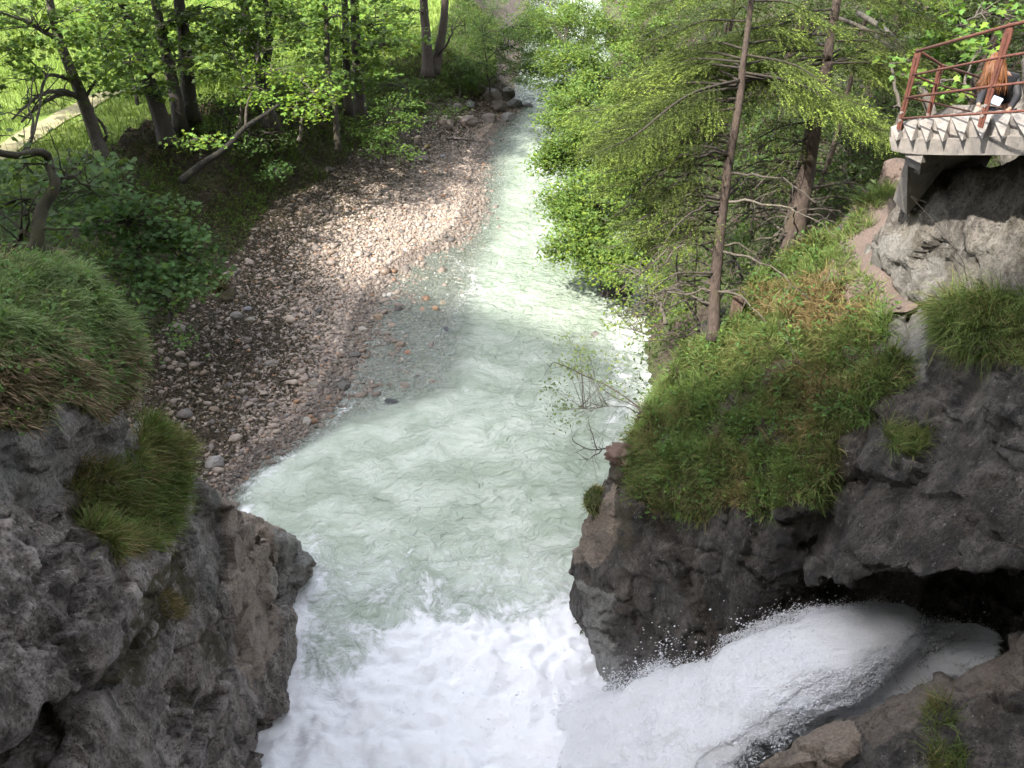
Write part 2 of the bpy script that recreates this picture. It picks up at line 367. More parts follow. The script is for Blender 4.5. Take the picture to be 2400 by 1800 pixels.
h = h * (1 + 1.3 * rapid + 1.2 * rapr) + near ** 1.5 * (.46 * fbm(wp * .9, 4, .55, off=3) + .10 * fbm(wp * 3, 3, off=8)) + .05 * rapid * rough + .06 * rapr * rough
h += edge_l * .06 * (rough + .4)
cloud = sstep(30, 22, wp[:, 1]) * .5 * (1 - .8 * sstep(2.6, 1.2, dist_r) * (wp[:, 1] > 17)) + .12 + .5 * fbm(np.stack([wp[:, 0] * .35, wp[:, 1] * .3, 0 * rr], 1), 3, off=21)  # milky tone, lowered along the right bank as painted shade
depth = -terrain(wp[:, 0], wp[:, 1])[0]
shal = 1 - sstep(.0, .34, depth) 
shal = np.where(wp[:, 1] < 16, 0, shal) * sstep(1.0, -.8, wp[:, 0] - (-2.2 + .09 * (wp[:, 1] - 18)))
h *= 1 - .75 * np.clip(shal, 0, 1)
wp[:, 2] = h + .01
n_ = NT('river_water'); pos = n_.pos()
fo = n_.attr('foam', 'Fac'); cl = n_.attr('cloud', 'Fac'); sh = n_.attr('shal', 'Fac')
warp = n_.n('VectorMath', {0: pos, 1: n_.n('VectorMath', {0: n_.noise(.9, 3, .5, pos, out=1), 1: (1.1, 1.1, 0)}, operation='MULTIPLY')}, operation='ADD')
fn = n_.noise(1.7, 9, .7, warp); fn2 = n_.noise(7, 7, .72, warp); fn3 = n_.noise(2.6, 6, .62, warp)
fil = n_.math('MULTIPLY', n_.math('ABSOLUTE', n_.math('SUBTRACT', fn3, .5)), 9.)
fil = n_.n('MapRange', {0: fil, 1: .0, 2: .5, 3: 1., 4: 0.})
fil = n_.math('MULTIPLY', fil, n_.n('MapRange', {0: n_.math('ADD', fo, n_.math('MULTIPLY', n_.math('SUBTRACT', fn2, .5), 1.2)), 1: .1, 2: .5, 3: 0., 4: 1.}))
k1 = n_.math('ADD', n_.math('MULTIPLY', n_.math('SUBTRACT', fn, .5), 2.4), n_.math('MULTIPLY', n_.math('SUBTRACT', fn2, .5), 1.5))
k1 = n_.math('ADD', k1, n_.math('MULTIPLY', fo, 1.5))
ff = n_.n('MapRange', {0: k1, 1: .55, 2: 1.12, 3: 0., 4: 1.})
ff = n_.math('MAXIMUM', ff, n_.math('MULTIPLY', fil, .4))
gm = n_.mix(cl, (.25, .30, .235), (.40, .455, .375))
swl = n_.ramp(n_.noise(.62, 8, .62, n_.n('VectorMath', {0: warp, 1: (1, 1.7, 1)}, operation='MULTIPLY')), [(.42, 0), (.60, 1)])
gm = n_.mix(n_.math('MULTIPLY', swl, n_.n('MapRange', {0: cl, 1: 0., 2: .6, 3: .25, 4: .75})), gm, (.56, .605, .54))
gm = n_.mix(n_.math('MULTIPLY', n_.math('MULTIPLY', fo, fo), n_.ramp(fn2, [(.35, 0), (.6, .9)])), gm, (.68, .73, .71))
gm = n_.mix(n_.math('MULTIPLY', n_.attr('dim', 'Fac'), .5), gm, (.1, .13, .1))  # upstream water painted darker to hold down the glare of the sunlit stretch
col = n_.mix(ff, gm, (.86, .86, .89))
rp = n_.noise(3.2, 6, .52, n_.n('VectorMath', {0: warp, 1: (1, 1.7, 1)}, operation='MULTIPLY'), dist=.8)
rp2 = n_.noise(16, 4, .6, n_.pos(scale=(1, 1.5, 1)), dist=1.)
hh = n_.math('ADD', n_.math('MULTIPLY', rp, 1.), n_.math('ADD', n_.math('MULTIPLY', rp2, .08), n_.math('MULTIPLY', n_.math('MULTIPLY', ff, fn2), .5)))
bp = n_.bump(hh, n_.n('MapRange', {0: ff, 1: 0., 2: 1., 3: .8, 4: .35}), .2)
pb = n_.pbsdf(Base_Color=col, Roughness=n_.n('MapRange', {0: ff, 1: 0., 2: 1., 3: .12, 4: .6}), Normal=bp, IOR=1.33)
tr = n_.n('MixShader', {0: .12, 1: n_.n('BsdfTransparent', {'Color': (.72, .8, .74)}), 2: n_.n('BsdfGlossy', {'Color': (1, 1, 1), 'Roughness': .12, 'Normal': bp})})
al = n_.math('MULTIPLY', n_.math('MULTIPLY', sh, .85), n_.math('SUBTRACT', 1., ff))
WATER = n_.done(n_.n('MixShader', {0: al, 1: pb, 2: tr}))
nyw, nxw = WX.shape; kk = (np.arange(nyw - 1)[:, None] * nxw + np.arange(nxw - 1)[None]).ravel()
wq4 = np.stack([kk, kk + 1, kk + nxw + 1, kk + nxw], 1)
keep = (depth[wq4].max(1) > -.25); wq4 = wq4[keep]; uu, inv = np.unique(wq4, return_inverse=True)
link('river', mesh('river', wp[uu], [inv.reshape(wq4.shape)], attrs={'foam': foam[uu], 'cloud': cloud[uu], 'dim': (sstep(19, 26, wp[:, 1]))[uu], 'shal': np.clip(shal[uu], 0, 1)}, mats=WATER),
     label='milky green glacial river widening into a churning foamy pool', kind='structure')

# ------------------------------------------------------------------ rock masses: hulls fused by voxel remesh, then roughened
def rockmass(name, hulls, voxel, mat, label, amp=1., zones=(), seed=0., cut=None, soft=3):
    bm = bmesh.new()
    for pts in hulls:
        vsx = [bm.verts.new(tuple(p)) for p in pts]
        r = bmesh.ops.convex_hull(bm, input=vsx)
        bmesh.ops.delete(bm, geom=list({g for g in r['geom_interior'] + r['geom_unused'] if isinstance(g, bmesh.types.BMVert)}), context='VERTS')
    me = bpy.data.meshes.new('tmp'); bm.to_mesh(me); bm.free()
    o = bpy.data.objects.new('tmp', me); C.objects.link(o)
    md = o.modifiers.new('r', 'REMESH'); md.mode = 'VOXEL'; md.voxel_size = voxel
    sm = o.modifiers.new('s', 'SMOOTH'); sm.factor = .7; sm.iterations = int(soft * .06 / voxel + 1) * 3
    dg = bpy.context.evaluated_depsgraph_get(); dg.update(); ev = o.evaluated_get(dg); m2 = bpy.data.meshes.new_from_object(ev)
    bpy.data.objects.remove(o)
    nv = len(m2.vertices); V = np.empty(nv * 3, np.float32); m2.vertices.foreach_get('co', V); V = V.reshape(-1, 3).astype(float)
    N = np.empty(nv * 3, np.float32); m2.vertex_normals.foreach_get('vector', N); N = N.reshape(-1, 3).astype(float)
    q = V + seed
    # rounded bulges, ledges and fracture blocks
    d = .34 * fbm(q * .55, 3) + .09 * fbm(q * np.array([1.3, 1.3, .8]), 4, .5, ridge=True)
    qs = q @ np.array([[.95, .1, .28], [-.1, .98, .2], [-.3, -.18, .93]]); wpv = np.stack([fbm(q * 1.5, 3), fbm(q * 1.5, 3, off=5), fbm(q * 1.5, 3, off=9)], 1) * .35
    f1, e1 = facets((qs + wpv) * np.array([.75, .75, 1.25]), 3, .7); f2, e2 = facets((qs + wpv * .6) * np.array([2.1, 2.1, 3.4]), 8, .7); f3, e3 = facets((qs + wpv * .3) * np.array([6, 6, 10.]), 15, .7)
    soft_ = sstep(-.25, .25, fbm(q * .6, 2, off=71))
    d += .40 * f1 + .15 * f2 * (.35 + .65 * soft_) + .03 * f3 * (.3 + .7 * soft_) - .20 * sstep(.06, 0, e1) * soft_ - .035 * sstep(.1, 0, e2) * soft_
    d += .03 * fbm(qs * np.array([3, 3, 6.]), 4, .6, ridge=True) + .02 * fbm(q * 9, 3, .6)
    V = V + N * (d * amp)[:, None]
    z = {k: np.zeros(nv) for k in ('buff', 'moss', 'pale')}
    u, v, t = proj(V)
    nz = .5 * fbm(V * 1.5, 4, .6)
    for (k, poly, s) in zones:
        dj = 40 * fbm(V * 1.2, 3); z[k] = np.maximum(z[k], s * inpoly(u + dj, v + dj * .7, poly))
    np_ = len(m2.polygons); lt = np.empty(np_, np.int32); m2.polygons.foreach_get('loop_total', lt)
    li = np.empty(len(m2.loops), np.int32); m2.loops.foreach_get('vertex_index', li)
    fs = [li.reshape(-1, 4)] if (lt == 4).all() else None
    assert fs is not None
    bpy.data.meshes.remove(m2)
    f = fs[0]
    if cut is not None:
        kf = cut(V[f].mean(1)); f = f[kf]
    ob = link(name, mesh(name, V, [f], attrs=z, mats=mat), label=label, kind='structure')
    return ob, V, f
def ex(pts, *ds):
    pts = np.asarray(pts, float); return np.vstack([pts] + [pts + np.array(d) for d in ds])
L1 = ex(np.vstack([PT([(-300, 640, 11.5), (0, 650, 12), (130, 655, 12.1), (220, 705, 12.2), (285, 780, 12.2), (297, 845, 12.2), (295, 910, 12.1), (150, 760, 11.1), (0, 750, 10.6),
        (0, 950, 9.9), (150, 945, 10.9), (320, 930, 11.9), (-300, 1000, 8.3), (-300, 1200, 7.8), (0, 1180, 9.4), (120, 1200, 10.3), (330, 1090, 12.3)])]), (-5, .2, -.5), (-3, 0, -3))
L2 = ex(PT([(-300, 1180, 7.7), (0, 1170, 9.1), (150, 1200, 10), (300, 1310, 11.2), (400, 1330, 12.1), (330, 1470, 11.2), (200, 1600, 9.7), (0, 1700, 8.4), (-300, 1720, 7)]), (-5, 0, .9))
L3 = ex(np.vstack([PT([(440, 1140, 13.9), (500, 1130, 14.8), (540, 1200, 15.8), (590, 1235, 16.9), (630, 1242, 17.5), (640, 1290, 17.8), (640, 1480, 18.7), (598, 1800, 17.2), (440, 1340, 13.6), (300, 1600, 12.2), (230, 1800, 11.1)]),
        [[-4.95, 12.4, -1.6], [-4.9, 9.4, -1.6], [-4.9, 2, -1.6], [-5.3, 3, 6.2], [-4.95, 2, 2]]]), (-5, 0, 0))
L4 = ex(np.vstack([PT([(728, 1315, 21.2), (655, 1455, 19.8), (645, 1255, 18.9), (695, 1272, 20.2)]), [[-4.75, 14.8, -1.6], [-5.2, 13.5, -1.6]]]), (-2.5, .3, 0), (-1.2, .4, .2))
L5 = ex(PT([(430, 1030, 14.3), (440, 1080, 14.3), (425, 1110, 13.8), (360, 1010, 13.6), (190, 1110, 11.3), (200, 1210, 11), (380, 1250, 12.7), (270, 1285, 11.5)]), (-3, 0, -1.), (-.4, 0, -1.3))
LB = np.array([[-7, -3, -1], [-7, 13.8, -1], [-13, -3, -1], [-13, 14.5, -1], [-8, -3, 9.6], [-8, 11.5, 9.0], [-14, -3, 12], [-14, 12.5, 9.5]])
HUMP = [(-700, 500), (0, 570), (130, 575), (260, 640), (350, 730), (375, 830), (355, 925), (300, 935), (240, 990), (180, 960), (130, 930), (100, 1010), (0, 1000), (-500, 1150)]
SLP = [(1478, 1165), (1462, 1095), (1490, 990), (1560, 900), (1600, 810), (1690, 780), (1760, 660), (1850, 590), (2000, 520), (2060, 420), (2120, 380), (2130, 420), (2060, 490), (2040, 540), (1985, 570), (2000, 640), (2060, 670), (2085, 740), (2075, 800),
       (2135, 850), (2130, 900), (2050, 940), (2040, 1000), (1960, 1030), (1970, 1090), (1930, 1190), (1850, 1170), (1790, 1215), (1700, 1185), (1640, 1230), (1560, 1200)]
zl = [('moss', HUMP, 1.), ('buff', [(505, 1110), (650, 1215), (665, 1300), (650, 1500), (600, 1620), (560, 1560), (540, 1350)], .9),
      ('pale', [(650, 1240), (760, 1290), (640, 1480)], .8),
      ('pale', [(0, 950), (150, 960), (165, 1120), (90, 1190), (0, 1180), (-300, 1150), (-300, 1000)], .6), ('pale', [(150, 950), (345, 950), (350, 1090), (240, 1090), (170, 1080)], .4), ('pale', [(430, 1150), (520, 1130), (540, 1350), (470, 1400)], .35),
      ('moss', [(430, 1290), (455, 1400), (380, 1480), (330, 1600), (230, 1600), (330, 1450), (380, 1320)], 1.),
      ('moss', [(480, 1480), (540, 1500), (540, 1560), (480, 1560)], .9), ('moss', [(410, 1600), (450, 1620), (430, 1720), (400, 1700)], .9),
      ('moss', [(130, 1120), (250, 1110), (250, 1270), (160, 1230)], .9)]
cliffL, VLc, FLc = rockmass('cliff', [L1, L2, L3, L4, L5, LB], .046, ROCKL, 'pinkish grey limestone cliff with a grassy crown at the left edge of the pool', .7, zl, 0., cut=lambda c: (c[:, 2] > -.8))
# right side
SL = PT([(1485, 1020, 18.2), (1478, 1085, 17.7), (1490, 1185, 17), (1700, 1205, 15.3), (1890, 1185, 13.9), (2085, 1015, 13.3), (2130, 850, 13.3), (2085, 765, 13.9), (2060, 650, 14.9),
         (2000, 545, 16.9), (2090, 430, 17.6), (1850, 610, 18.1), (1740, 720, 17.6), (1600, 830, 18.1), (1700, 1000, 15.9), (1900, 850, 14.9)])
R1 = np.vstack([SL, PT([(1352, 1300, 19.1), (1400, 1190, 18.1), (1347, 1410, 20.0)]), [[1.45, 13.4, -1.6], [2.1, 10.7, -1.6], [2.9, 10.4, -1.6], [5.5, 10.8, -1.6], [5.5, 17, -1.6], [3, 17, -1.6], [7, 12, 5.6], [8, 17.5, 6]]])
R3 = ex(PT([(2150, 850, 13.2), (2150, 1050, 12.8), (1960, 1290, 13.3), (2400, 860, 11.3), (2400, 1230, 10.9), (2260, 1330, 11.3), (2150, 1362, 11.9), (1960, 1330, 13.2), (1890, 1370, 14.1), (2750, 860, 9.9), (2750, 1280, 9.3)]), (1.3, 3.5, .3), (.6, 1.5, 0))
R4 = ex(np.vstack([PT([(2062, 640, 15), (2052, 560, 15.3), (2110, 470, 14.8), (2150, 372, 13.9), (2250, 700, 13.2), (2400, 710, 12), (2400, 385, 12.3), (2800, 700, 10.5), (2800, 370, 10.9)]),
        ]), (2.2, 2.2, -2.6), (1, 1.2, -3))
R8 = ex(PT([(2392, 300, 11.9), (2405, 190, 11.9), (2440, 90, 11.8), (2700, 60, 10.6), (2750, 300, 10.6)]), (2, 1.5, -.8))
R10 = np.array([[x, y, z] for x in (9.2, 15) for y in (10.5, 16) for z in (3.5, 12.3)])
R11 = np.array([[x, y, z] for x in (8.6, 13) for y in (6.5, 11.5) for z in (5.2, 9.6)])
R9 = ex(PT([(2200, 705, 13), (2195, 780, 12.9), (2255, 835, 12.6), (2400, 860, 11.5), (2400, 700, 12), (2700, 700, 10.7), (2700, 860, 10.4)]), (1, 2, -1))
R6 = np.array([[x, y, z] for x in (5.5, 14) for y in (13.6, 15.5) for z in (-1.6, 6.)])
R7 = np.array([[x, y, z] for x in (9.5, 18) for y in (0, 15) for z in (-1.6, 10.)])
zr_ = [('moss', SLP, .85), ('buff', [(1340, 1250), (1440, 1130), (1450, 1260), (1400, 1330), (1350, 1330)], .7),
       ('pale', [(1345, 1360), (1440, 1390), (1450, 1660), (1400, 1620)], .75),
       ('moss', [(1360, 1060), (1480, 1100), (1470, 1290), (1440, 1280), (1440, 1130), (1360, 1130)], .5),
       ('pale', [(2090, 740), (2180, 700), (2170, 900), (2060, 830)], .7), ('pale', [(1730, 660), (1790, 680), (1860, 800), (1840, 830), (1770, 760)], .5)]
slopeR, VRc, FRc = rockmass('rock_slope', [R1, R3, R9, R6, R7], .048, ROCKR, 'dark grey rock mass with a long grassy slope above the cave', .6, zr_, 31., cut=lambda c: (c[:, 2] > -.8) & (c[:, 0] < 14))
zw = [('pale', [(2030, 560), (2120, 560), (2200, 600), (2230, 720), (2040, 680)], .45), ('pale', [(2200, 560), (2400, 560), (2400, 700), (2250, 700)], .2)]  # paler zones paint in the sunlit area below the stair shadow
wallR, VWc, FWc = rockmass('rock_wall', [R4, R8, R10, R11], .06, ROCKW, 'pale overhanging rock wall beneath the concrete stairs', .5, zw, 57., cut=lambda c: c[:, 0] < 14)
R5 = ex(PT([(1745, 1815, 12.4), (1870, 1722, 12.7), (1970, 1695, 12.6), (2060, 1665, 12.3), (2000, 1760, 11.8)]), (.7, -1, -5), (.2, 0, -1))
R5b = ex(PT([(1990, 1700, 12.5), (2120, 1630, 12.4), (2250, 1592, 12.2), (2330, 1572, 12), (2400, 1512, 11.6), (2600, 1400, 11), (2050, 1780, 11.4), (2350, 1700, 11.0), (2000, 2100, 11), (2700, 2100, 9)]), (.6, -.5, -7), (.2, 0, -1))
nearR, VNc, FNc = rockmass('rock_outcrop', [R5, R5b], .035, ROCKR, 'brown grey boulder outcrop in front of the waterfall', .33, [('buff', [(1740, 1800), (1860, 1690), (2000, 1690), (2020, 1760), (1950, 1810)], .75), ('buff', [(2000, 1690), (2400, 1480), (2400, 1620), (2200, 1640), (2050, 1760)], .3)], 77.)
# ------------------------------------------------------------------ unseen ridge added behind the viewer, outline shaped to shade the gorge mouth
mx = np.concatenate([np.arange(-120, -66, 3.), np.arange(-66, 0, .7), np.arange(0, 60, 3.)]); my = np.concatenate([np.arange(-90, -20, 5.), np.arange(-20, -6, .7)])
MX, MY = np.meshgrid(mx, my); mp = np.stack([MX.ravel(), MY.ravel(), 0 * MX.ravel()], 1)
cap = lin([-120, -75, -60, -55, -51, -43, -40, -38, -36, -33.5, -30.3, -28, -25.5, -23.4, -20.9, -18, -10, 10, 60], [76, 82, 83, 80, 76, 72, 70, 69, 67.5, 63.5, 53, 54.3, 54.8, 54.2, 53.6, 53.5, 62, 76, 90], MX.ravel())
mp[:, 2] = cap * sstep(-6, -12, MY.ravel()) ** .7 - 1 + (.7 * fbm(mp * .35, 4) + .5 * fbm(mp * np.array([1.2, .3, 1]), 3)) * (MY.ravel() < -6)
kk = (np.arange(len(my) - 1)[:, None] * len(mx) + np.arange(len(mx) - 1)[None]).ravel()
link('shade_ridge', mesh('shade_ridge', mp, [np.stack([kk, kk + 1, kk + len(mx) + 1, kk + len(mx)], 1)], mats=M_BK), label='unseen ridge added behind the viewer to shade the gorge mouth', kind='structure')

# ------------------------------------------------------------------ scattering
rng = np.random.RandomState(11)
def scatter(V, f, dens, n_max=None):
    tri = np.concatenate([f[:, [0, 1, 2]], f[:, [0, 2, 3]]]) if f.shape[1] == 4 else f
    a, b, c = V[tri[:, 0]], V[tri[:, 1]], V[tri[:, 2]]; cr = np.cross(b - a, c - a); A = np.linalg.norm(cr, axis=1) / 2
    n = int(A.sum() * dens); i = rng.choice(len(tri), n, p=A / A.sum()); r1 = np.sqrt(rng.rand(n)); r2 = rng.rand(n)
    p = (1 - r1)[:, None] * a[i] + (r1 * (1 - r2))[:, None] * b[i] + (r1 * r2)[:, None] * c[i]
    return p, cr[i] / (2 * A[i][:, None] + 1e-12)
def unit(a): return a / (np.linalg.norm(a, axis=1)[:, None] + 1e-9)
def blades(mb, p, nrm, L, wd, col, lean=(0.25, -.1, 0), droop=1., spread=.55):
    n = len(p); L = np.broadcast_to(L, (n,)) * (.55 + .8 * rng.rand(n)); up = np.array([0, 0, 1.])
    cell = np.floor((p + .12 * rng.normal(size=(n, 3)) * .5) / .21).astype(np.int64); hsh = _tab[(_tab[(_tab[cell[:, 0] & 255] + cell[:, 1]) & 255] + cell[:, 2]) & 255]
    tdir = _grad[hsh] * .75; L = L * (.5 + 1.0 * (hsh % 17) / 16); col = col * (.6 + .75 * ((hsh * 7) % 13) / 12)[:, None]
    up = up + tdir
    d0 = unit(nrm * .55 + up * .55 + rng.normal(size=(n, 3)) * spread * .75 + np.array(lean))
    down = np.array([0, 0, -1.]) + nrm * .5 + np.array(lean)
    dr = droop * (.4 + .8 * rng.rand(n))[:, None]
    d1 = unit(d0 + down * .55 * dr); d2 = unit(d1 + down * .9 * dr)
    p1 = p + d0 * (L * .38)[:, None]; p2 = p1 + d1 * (L * .34)[:, None]; p3 = p2 + d2 * (L * .32)[:, None]
    s = unit(np.cross(d0, rng.normal(size=(n, 3)))) * (wd * (.7 + .6 * rng.rand(n)) / 2)[:, None]
    V = np.stack([p - s, p + s, p1 - s, p1 + s, p2 - s * .75, p2 + s * .75, p3], 1).reshape(-1, 3)
    k = np.arange(n)[:, None] * 7
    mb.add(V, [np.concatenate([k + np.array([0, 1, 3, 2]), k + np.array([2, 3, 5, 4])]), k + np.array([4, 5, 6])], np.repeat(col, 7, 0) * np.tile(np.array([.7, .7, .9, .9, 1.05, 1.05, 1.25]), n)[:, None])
def gcol(p, dry, nz=1.6):
    n = len(p); a = fbm(p * nz, 3) + .35 * rng.normal(size=n); m = sstep(.2, .8, dry + .1 + .75 * a)[:, None]
    g = np.array([.135, .195, .055]) * (1.15 - .6 * rng.rand(n))[:, None] + np.array([.03, .05, .01]) * (.5 + fbm(p * 2.2, 2, off=8))[:, None]
    b = np.array([.32, .225, .11]) * (.35 + .75 * rng.rand(n))[:, None]
    return np.clip(g * (1 - m) + b * m, .01, 1)
def patch(V, f, poly, dens, up=-.45, front=None):
    c = V[f].mean(1); u, v, t = proj(c); m = inpoly(u, v, poly)
    if front is not None: m &= front(c)
    if not m.any(): return np.zeros((0, 3)), np.zeros((0, 3))
    p, n = scatter(V, f[m], dens); k = n[:, 2] > up; return p[k], n[k]
gl = MB()
p, n = patch(VLc, FLc, HUMP, 2600, up=-.25); u, v, t = proj(p)
dry = -.15 + .5 * fbm(p * .7, 3, off=55) + .75 * sstep(740, 960, v) + .15 * sstep(300, 0, u) * sstep(700, 900, v)
blades(gl, p, n, .21, .011, gcol(p, dry) * np.array([1.35, 1.3, 1.9]), lean=(.3, -.12, -.1), droop=1.)
TUFT = [(345, 970), (440, 985), (468, 1050), (440, 1110), (430, 1200), (385, 1285), (270, 1300), (200, 1240), (170, 1150), (190, 1070), (300, 1100)]
p, n = patch(VLc, FLc, TUFT, 2600, up=-.1); u, v, t = proj(p)
blades(gl, p, n, .23, .010, gcol(p, .12 + .5 * (fbm(p * .9, 2) > 0) * .5), lean=(.1, -.15, .1), droop=.75, spread=.9)
p, n = patch(VLc, FLc, [(255, 1260), (330, 1250), (330, 1300), (270, 1310)], 2200, up=-.8); blades(gl, p, n, .22, .008, gcol(p, .9 + 0 * p[:, 0]), droop=1.2)
p, n = patch(VLc, FLc, [(370, 1390), (430, 1400), (430, 1450), (380, 1450)], 1500, up=-.8); blades(gl, p, n, .2, .007, gcol(p, .9 + 0 * p[:, 0]), droop=1.2)
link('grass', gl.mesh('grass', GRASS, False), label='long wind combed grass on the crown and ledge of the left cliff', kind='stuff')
gr = MB()
p, n = patch(VRc, FRc, SLP, 2300, up=-.2); u, v, t = proj(p)
DRY = [(1830, 720), (1900, 670), (2010, 680), (2050, 740), (1960, 770), (1850, 790)]
dry = .10 + .5 * fbm(p * .7, 3, off=55) + .95 * inpoly(u + 20 * fbm(p * 2, 2), v, DRY) + .55 * inpoly(u, v, [(1760, 680), (1930, 640), (1960, 700), (1840, 740), (1760, 740)]) + .4 * sstep(1000, 1200, v) * (.6 + fbm(p * .8, 2)) + .5 * inpoly(u, v, [(1820, 840), (1950, 860), (1900, 1060), (1780, 1040)]) * (fbm(p, 2) > -.1)
keepm = (fbm(p * 1.3, 4, off=90) > -.24)
blades(gr, p[keepm], n[keepm], .23, .011, gcol(p, dry)[keepm], lean=(.22, -.15, 0), droop=.95)
P2 = [(2180, 715), (2300, 690), (2900, 680), (2900, 930), (2420, 880), (2330, 830), (2250, 850), (2190, 800)]
p, n = patch(VRc, FRc, P2, 2600, up=-.3); u, v, t = proj(p); blades(gr, p, n, .34, .009, gcol(p, -.05 + .5 * sstep(770, 870, v)), lean=(.15, -.25, -.1), droop=1.1)
p, n = patch(VRc, FRc, [(2070, 1010), (2150, 1000), (2175, 1040), (2150, 1070), (2090, 1060)], 2500, up=-.9); blades(gr, p, n, .3, .009, gcol(p, .3 + 0 * p[:, 0]), droop=.9)
for pl, d in (([(2155, 1660), (2225, 1635), (2235, 1700), (2165, 1725)], .25), ([(2180, 1740), (2260, 1735), (2270, 1830), (2170, 1830)], .15)):
    p, n = patch(VNc, FNc, pl, 1600, up=-.5); blades(gr, p, n, .26, .008, gcol(p, d + 0 * p[:, 0]), droop=.6, lean=(0, 0, .25))
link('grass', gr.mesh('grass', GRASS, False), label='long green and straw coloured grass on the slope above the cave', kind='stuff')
# meadow and bank grass
gm_ = MB()
fm = TQ[(zq == 2.5)]; c = TP[fm].mean(1); u, v, t = proj(c); m = (c[:, 1] < 60) & (u > -200) & (v > -60) & (t > 0); p, n = scatter(TP, fm[m], 75)
dd_ = np.min([np.hypot(p[:, 0] - q[0], p[:, 1] - q[1]) for q in pc[::2]], axis=0); k = dd_ > .62; p, n = p[k], n[k]
cm = np.array([.22, .32, .06]) * (.6 + .7 * rng.rand(len(p)))[:, None]
blades(gm_, p, n, .30 + .012 * p[:, 1].clip(0, 50) * 0 + .1, .022, cm, lean=(.05, -.05, .2), droop=.5)
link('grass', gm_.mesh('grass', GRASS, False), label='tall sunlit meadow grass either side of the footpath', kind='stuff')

# ------------------------------------------------------------------ leaves
MAPLE = np.array([(0, 0), (.08, .36), (.36, .27), (.5, .52), (.6, .2), (1, 0), (.6, -.2), (.5, -.52), (.36, -.27), (.08, -.36)])
OVAL = np.array([(0, 0), (.45, .27), (1, 0), (.45, -.27)])
def leaves(mb, c, size, kind, col, tilt=.55, droop=.25):
    n = len(c); out = MAPLE if kind == 'maple' else OVAL; m = len(out)
    nrm = unit(np.array([0, 0, 1.]) + rng.normal(size=(n, 3)) * tilt); d = unit(np.cross(nrm, rng.normal(size=(n, 3))))
    d = unit(d + np.array([0, 0, -droop])); s = unit(np.cross(nrm, d)); L = size * (.6 + .7 * rng.rand(n))[:, None, None]
    V = c[:, None] + L * ((out[None, :, 0:1] - .4) * d[:, None] + out[None, :, 1:2] * s[:, None])
    if m == 4: V[:, 1] += .12 * L[:, 0] * nrm; V[:, 3] += .12 * L[:, 0] * nrm
    mb.add(V.reshape(-1, 3), np.arange(n * m).reshape(n, m), np.repeat(col, m, 0))
def lcol(n, base, var=.35, yellow=.15, c=None):
    b = np.array(base)[None] * (1 - var / 2 + var * rng.rand(n))[:, None]
    if c is not None: b = b * (1 + .5 * fbm(c * .9, 2))[:, None]
    y = (rng.rand(n) < yellow)[:, None]; return np.clip(np.where(y, b * np.array([1.6, 1.25, .8]), b), .004, 1)
# undergrowth on the bank
ug = MB()
fb = TQ[(zq == 1.5)]; c = TP[fb].mean(1); u, v, t = proj(c); m = (u > -100) & (u < 1500) & (t > 5) & (c[:, 1] < 60); p, n = scatter(TP, fb[m], 130)
den = fbm(p * .55, 3, off=33) + .35 * sstep(-14, -17, p[:, 0] - 0 * p[:, 1]) - .1 + .45 * sstep(34, 42, p[:, 1])
k = den + .25 * rng.normal(size=len(p)) > -.03; p = p[k]; n = n[k]; p[:, 2] += .05 + .3 * rng.rand(len(p)) ** 1.5
leaves(ug, p, .13, 'oval', lcol(len(p), (.07, .135, .03), .6, .12, p), tilt=.7)
q = p[rng.rand(len(p)) < .9] - [0, 0, .1]; blades(ug, q, np.tile([0, 0, 1.], (len(q), 1)), .28, .018, gcol(q, -.1 + 0 * q[:, 0]), droop=.7)
# right hillside ground cover
fb = TQ[(zq == 3.5)]; c = TP[fb].mean(1); u, v, t = proj(c); m = (u > 1200) & (u < 2600) & (t > 5) & (c[:, 1] < 60) & (v > -100); p, n = scatter(TP, fb[m], 60)
k = fbm(p * .7, 3) > -.15; p = p[k]; p[:, 2] += .05 + .45 * rng.rand(len(p)) ** 1.5
leaves(ug, p, .14, 'oval', lcol(len(p), (.05, .10, .022), .6, .12, p), tilt=.7)
link('undergrowth', ug.mesh('undergrowth', LEAF, False), label='low leafy undergrowth and ferns on the shaded banks', kind='stuff')

# ------------------------------------------------------------------ pebbles
def mat_stone(name):
    n = NT(name); c = n.attr('Col'); pos = n.pos(); a = n.noise(7, 5, .65, pos)
    c = n.mix(n.ramp(a, [(.4, 0), (.7, .5)]), c, n.mix(.5, c, (.03, .03, .03)))
    v = n.ramp(n.noise(5, 6, .7, n.pos(scale=(1, 1, 4), rot=(.5, .3, 0))), [(.6, 0), (.68, .35)])
    c = n.mix(v, c, (.5, .48, .46))
    return n.done(n.pbsdf(Base_Color=c, Roughness=.65, Normal=n.bump(a, .6, .04)))
STONE = mat_stone('stone')
bmi = bmesh.new(); bmesh.ops.create_icosphere(bmi, subdivisions=1, radius=1); IV = np.array([v.co[:] for v in bmi.verts]); IF = np.array([[v.index for v in f.verts] for f in bmi.faces]); bmi.free()
def stonecol(n):
    pal = np.array([(.36, .31, .28), (.29, .255, .235), (.40, .35, .31), (.24, .215, .205), (.47, .42, .38), (.32, .25, .205), (.38, .235, .15), (.15, .14, .14)]) * np.array([.84, .78, .72])
    return pal[rng.choice(8, n, p=[.26, .2, .16, .12, .07, .11, .03, .05])] * (.8 + .4 * rng.rand(n))[:, None]
pb_ = MB()
fb = TQ[zq < 1]; c = TP[fb].mean(1); u, v, t = proj(c)
m = (u > 300) & (u < 1400) & (c[:, 2] > -.33) & (c[:, 1] < 48) & (c[:, 1] > 14) & (c[:, 0] < 1); p, n = scatter(TP, fb[m], 520)
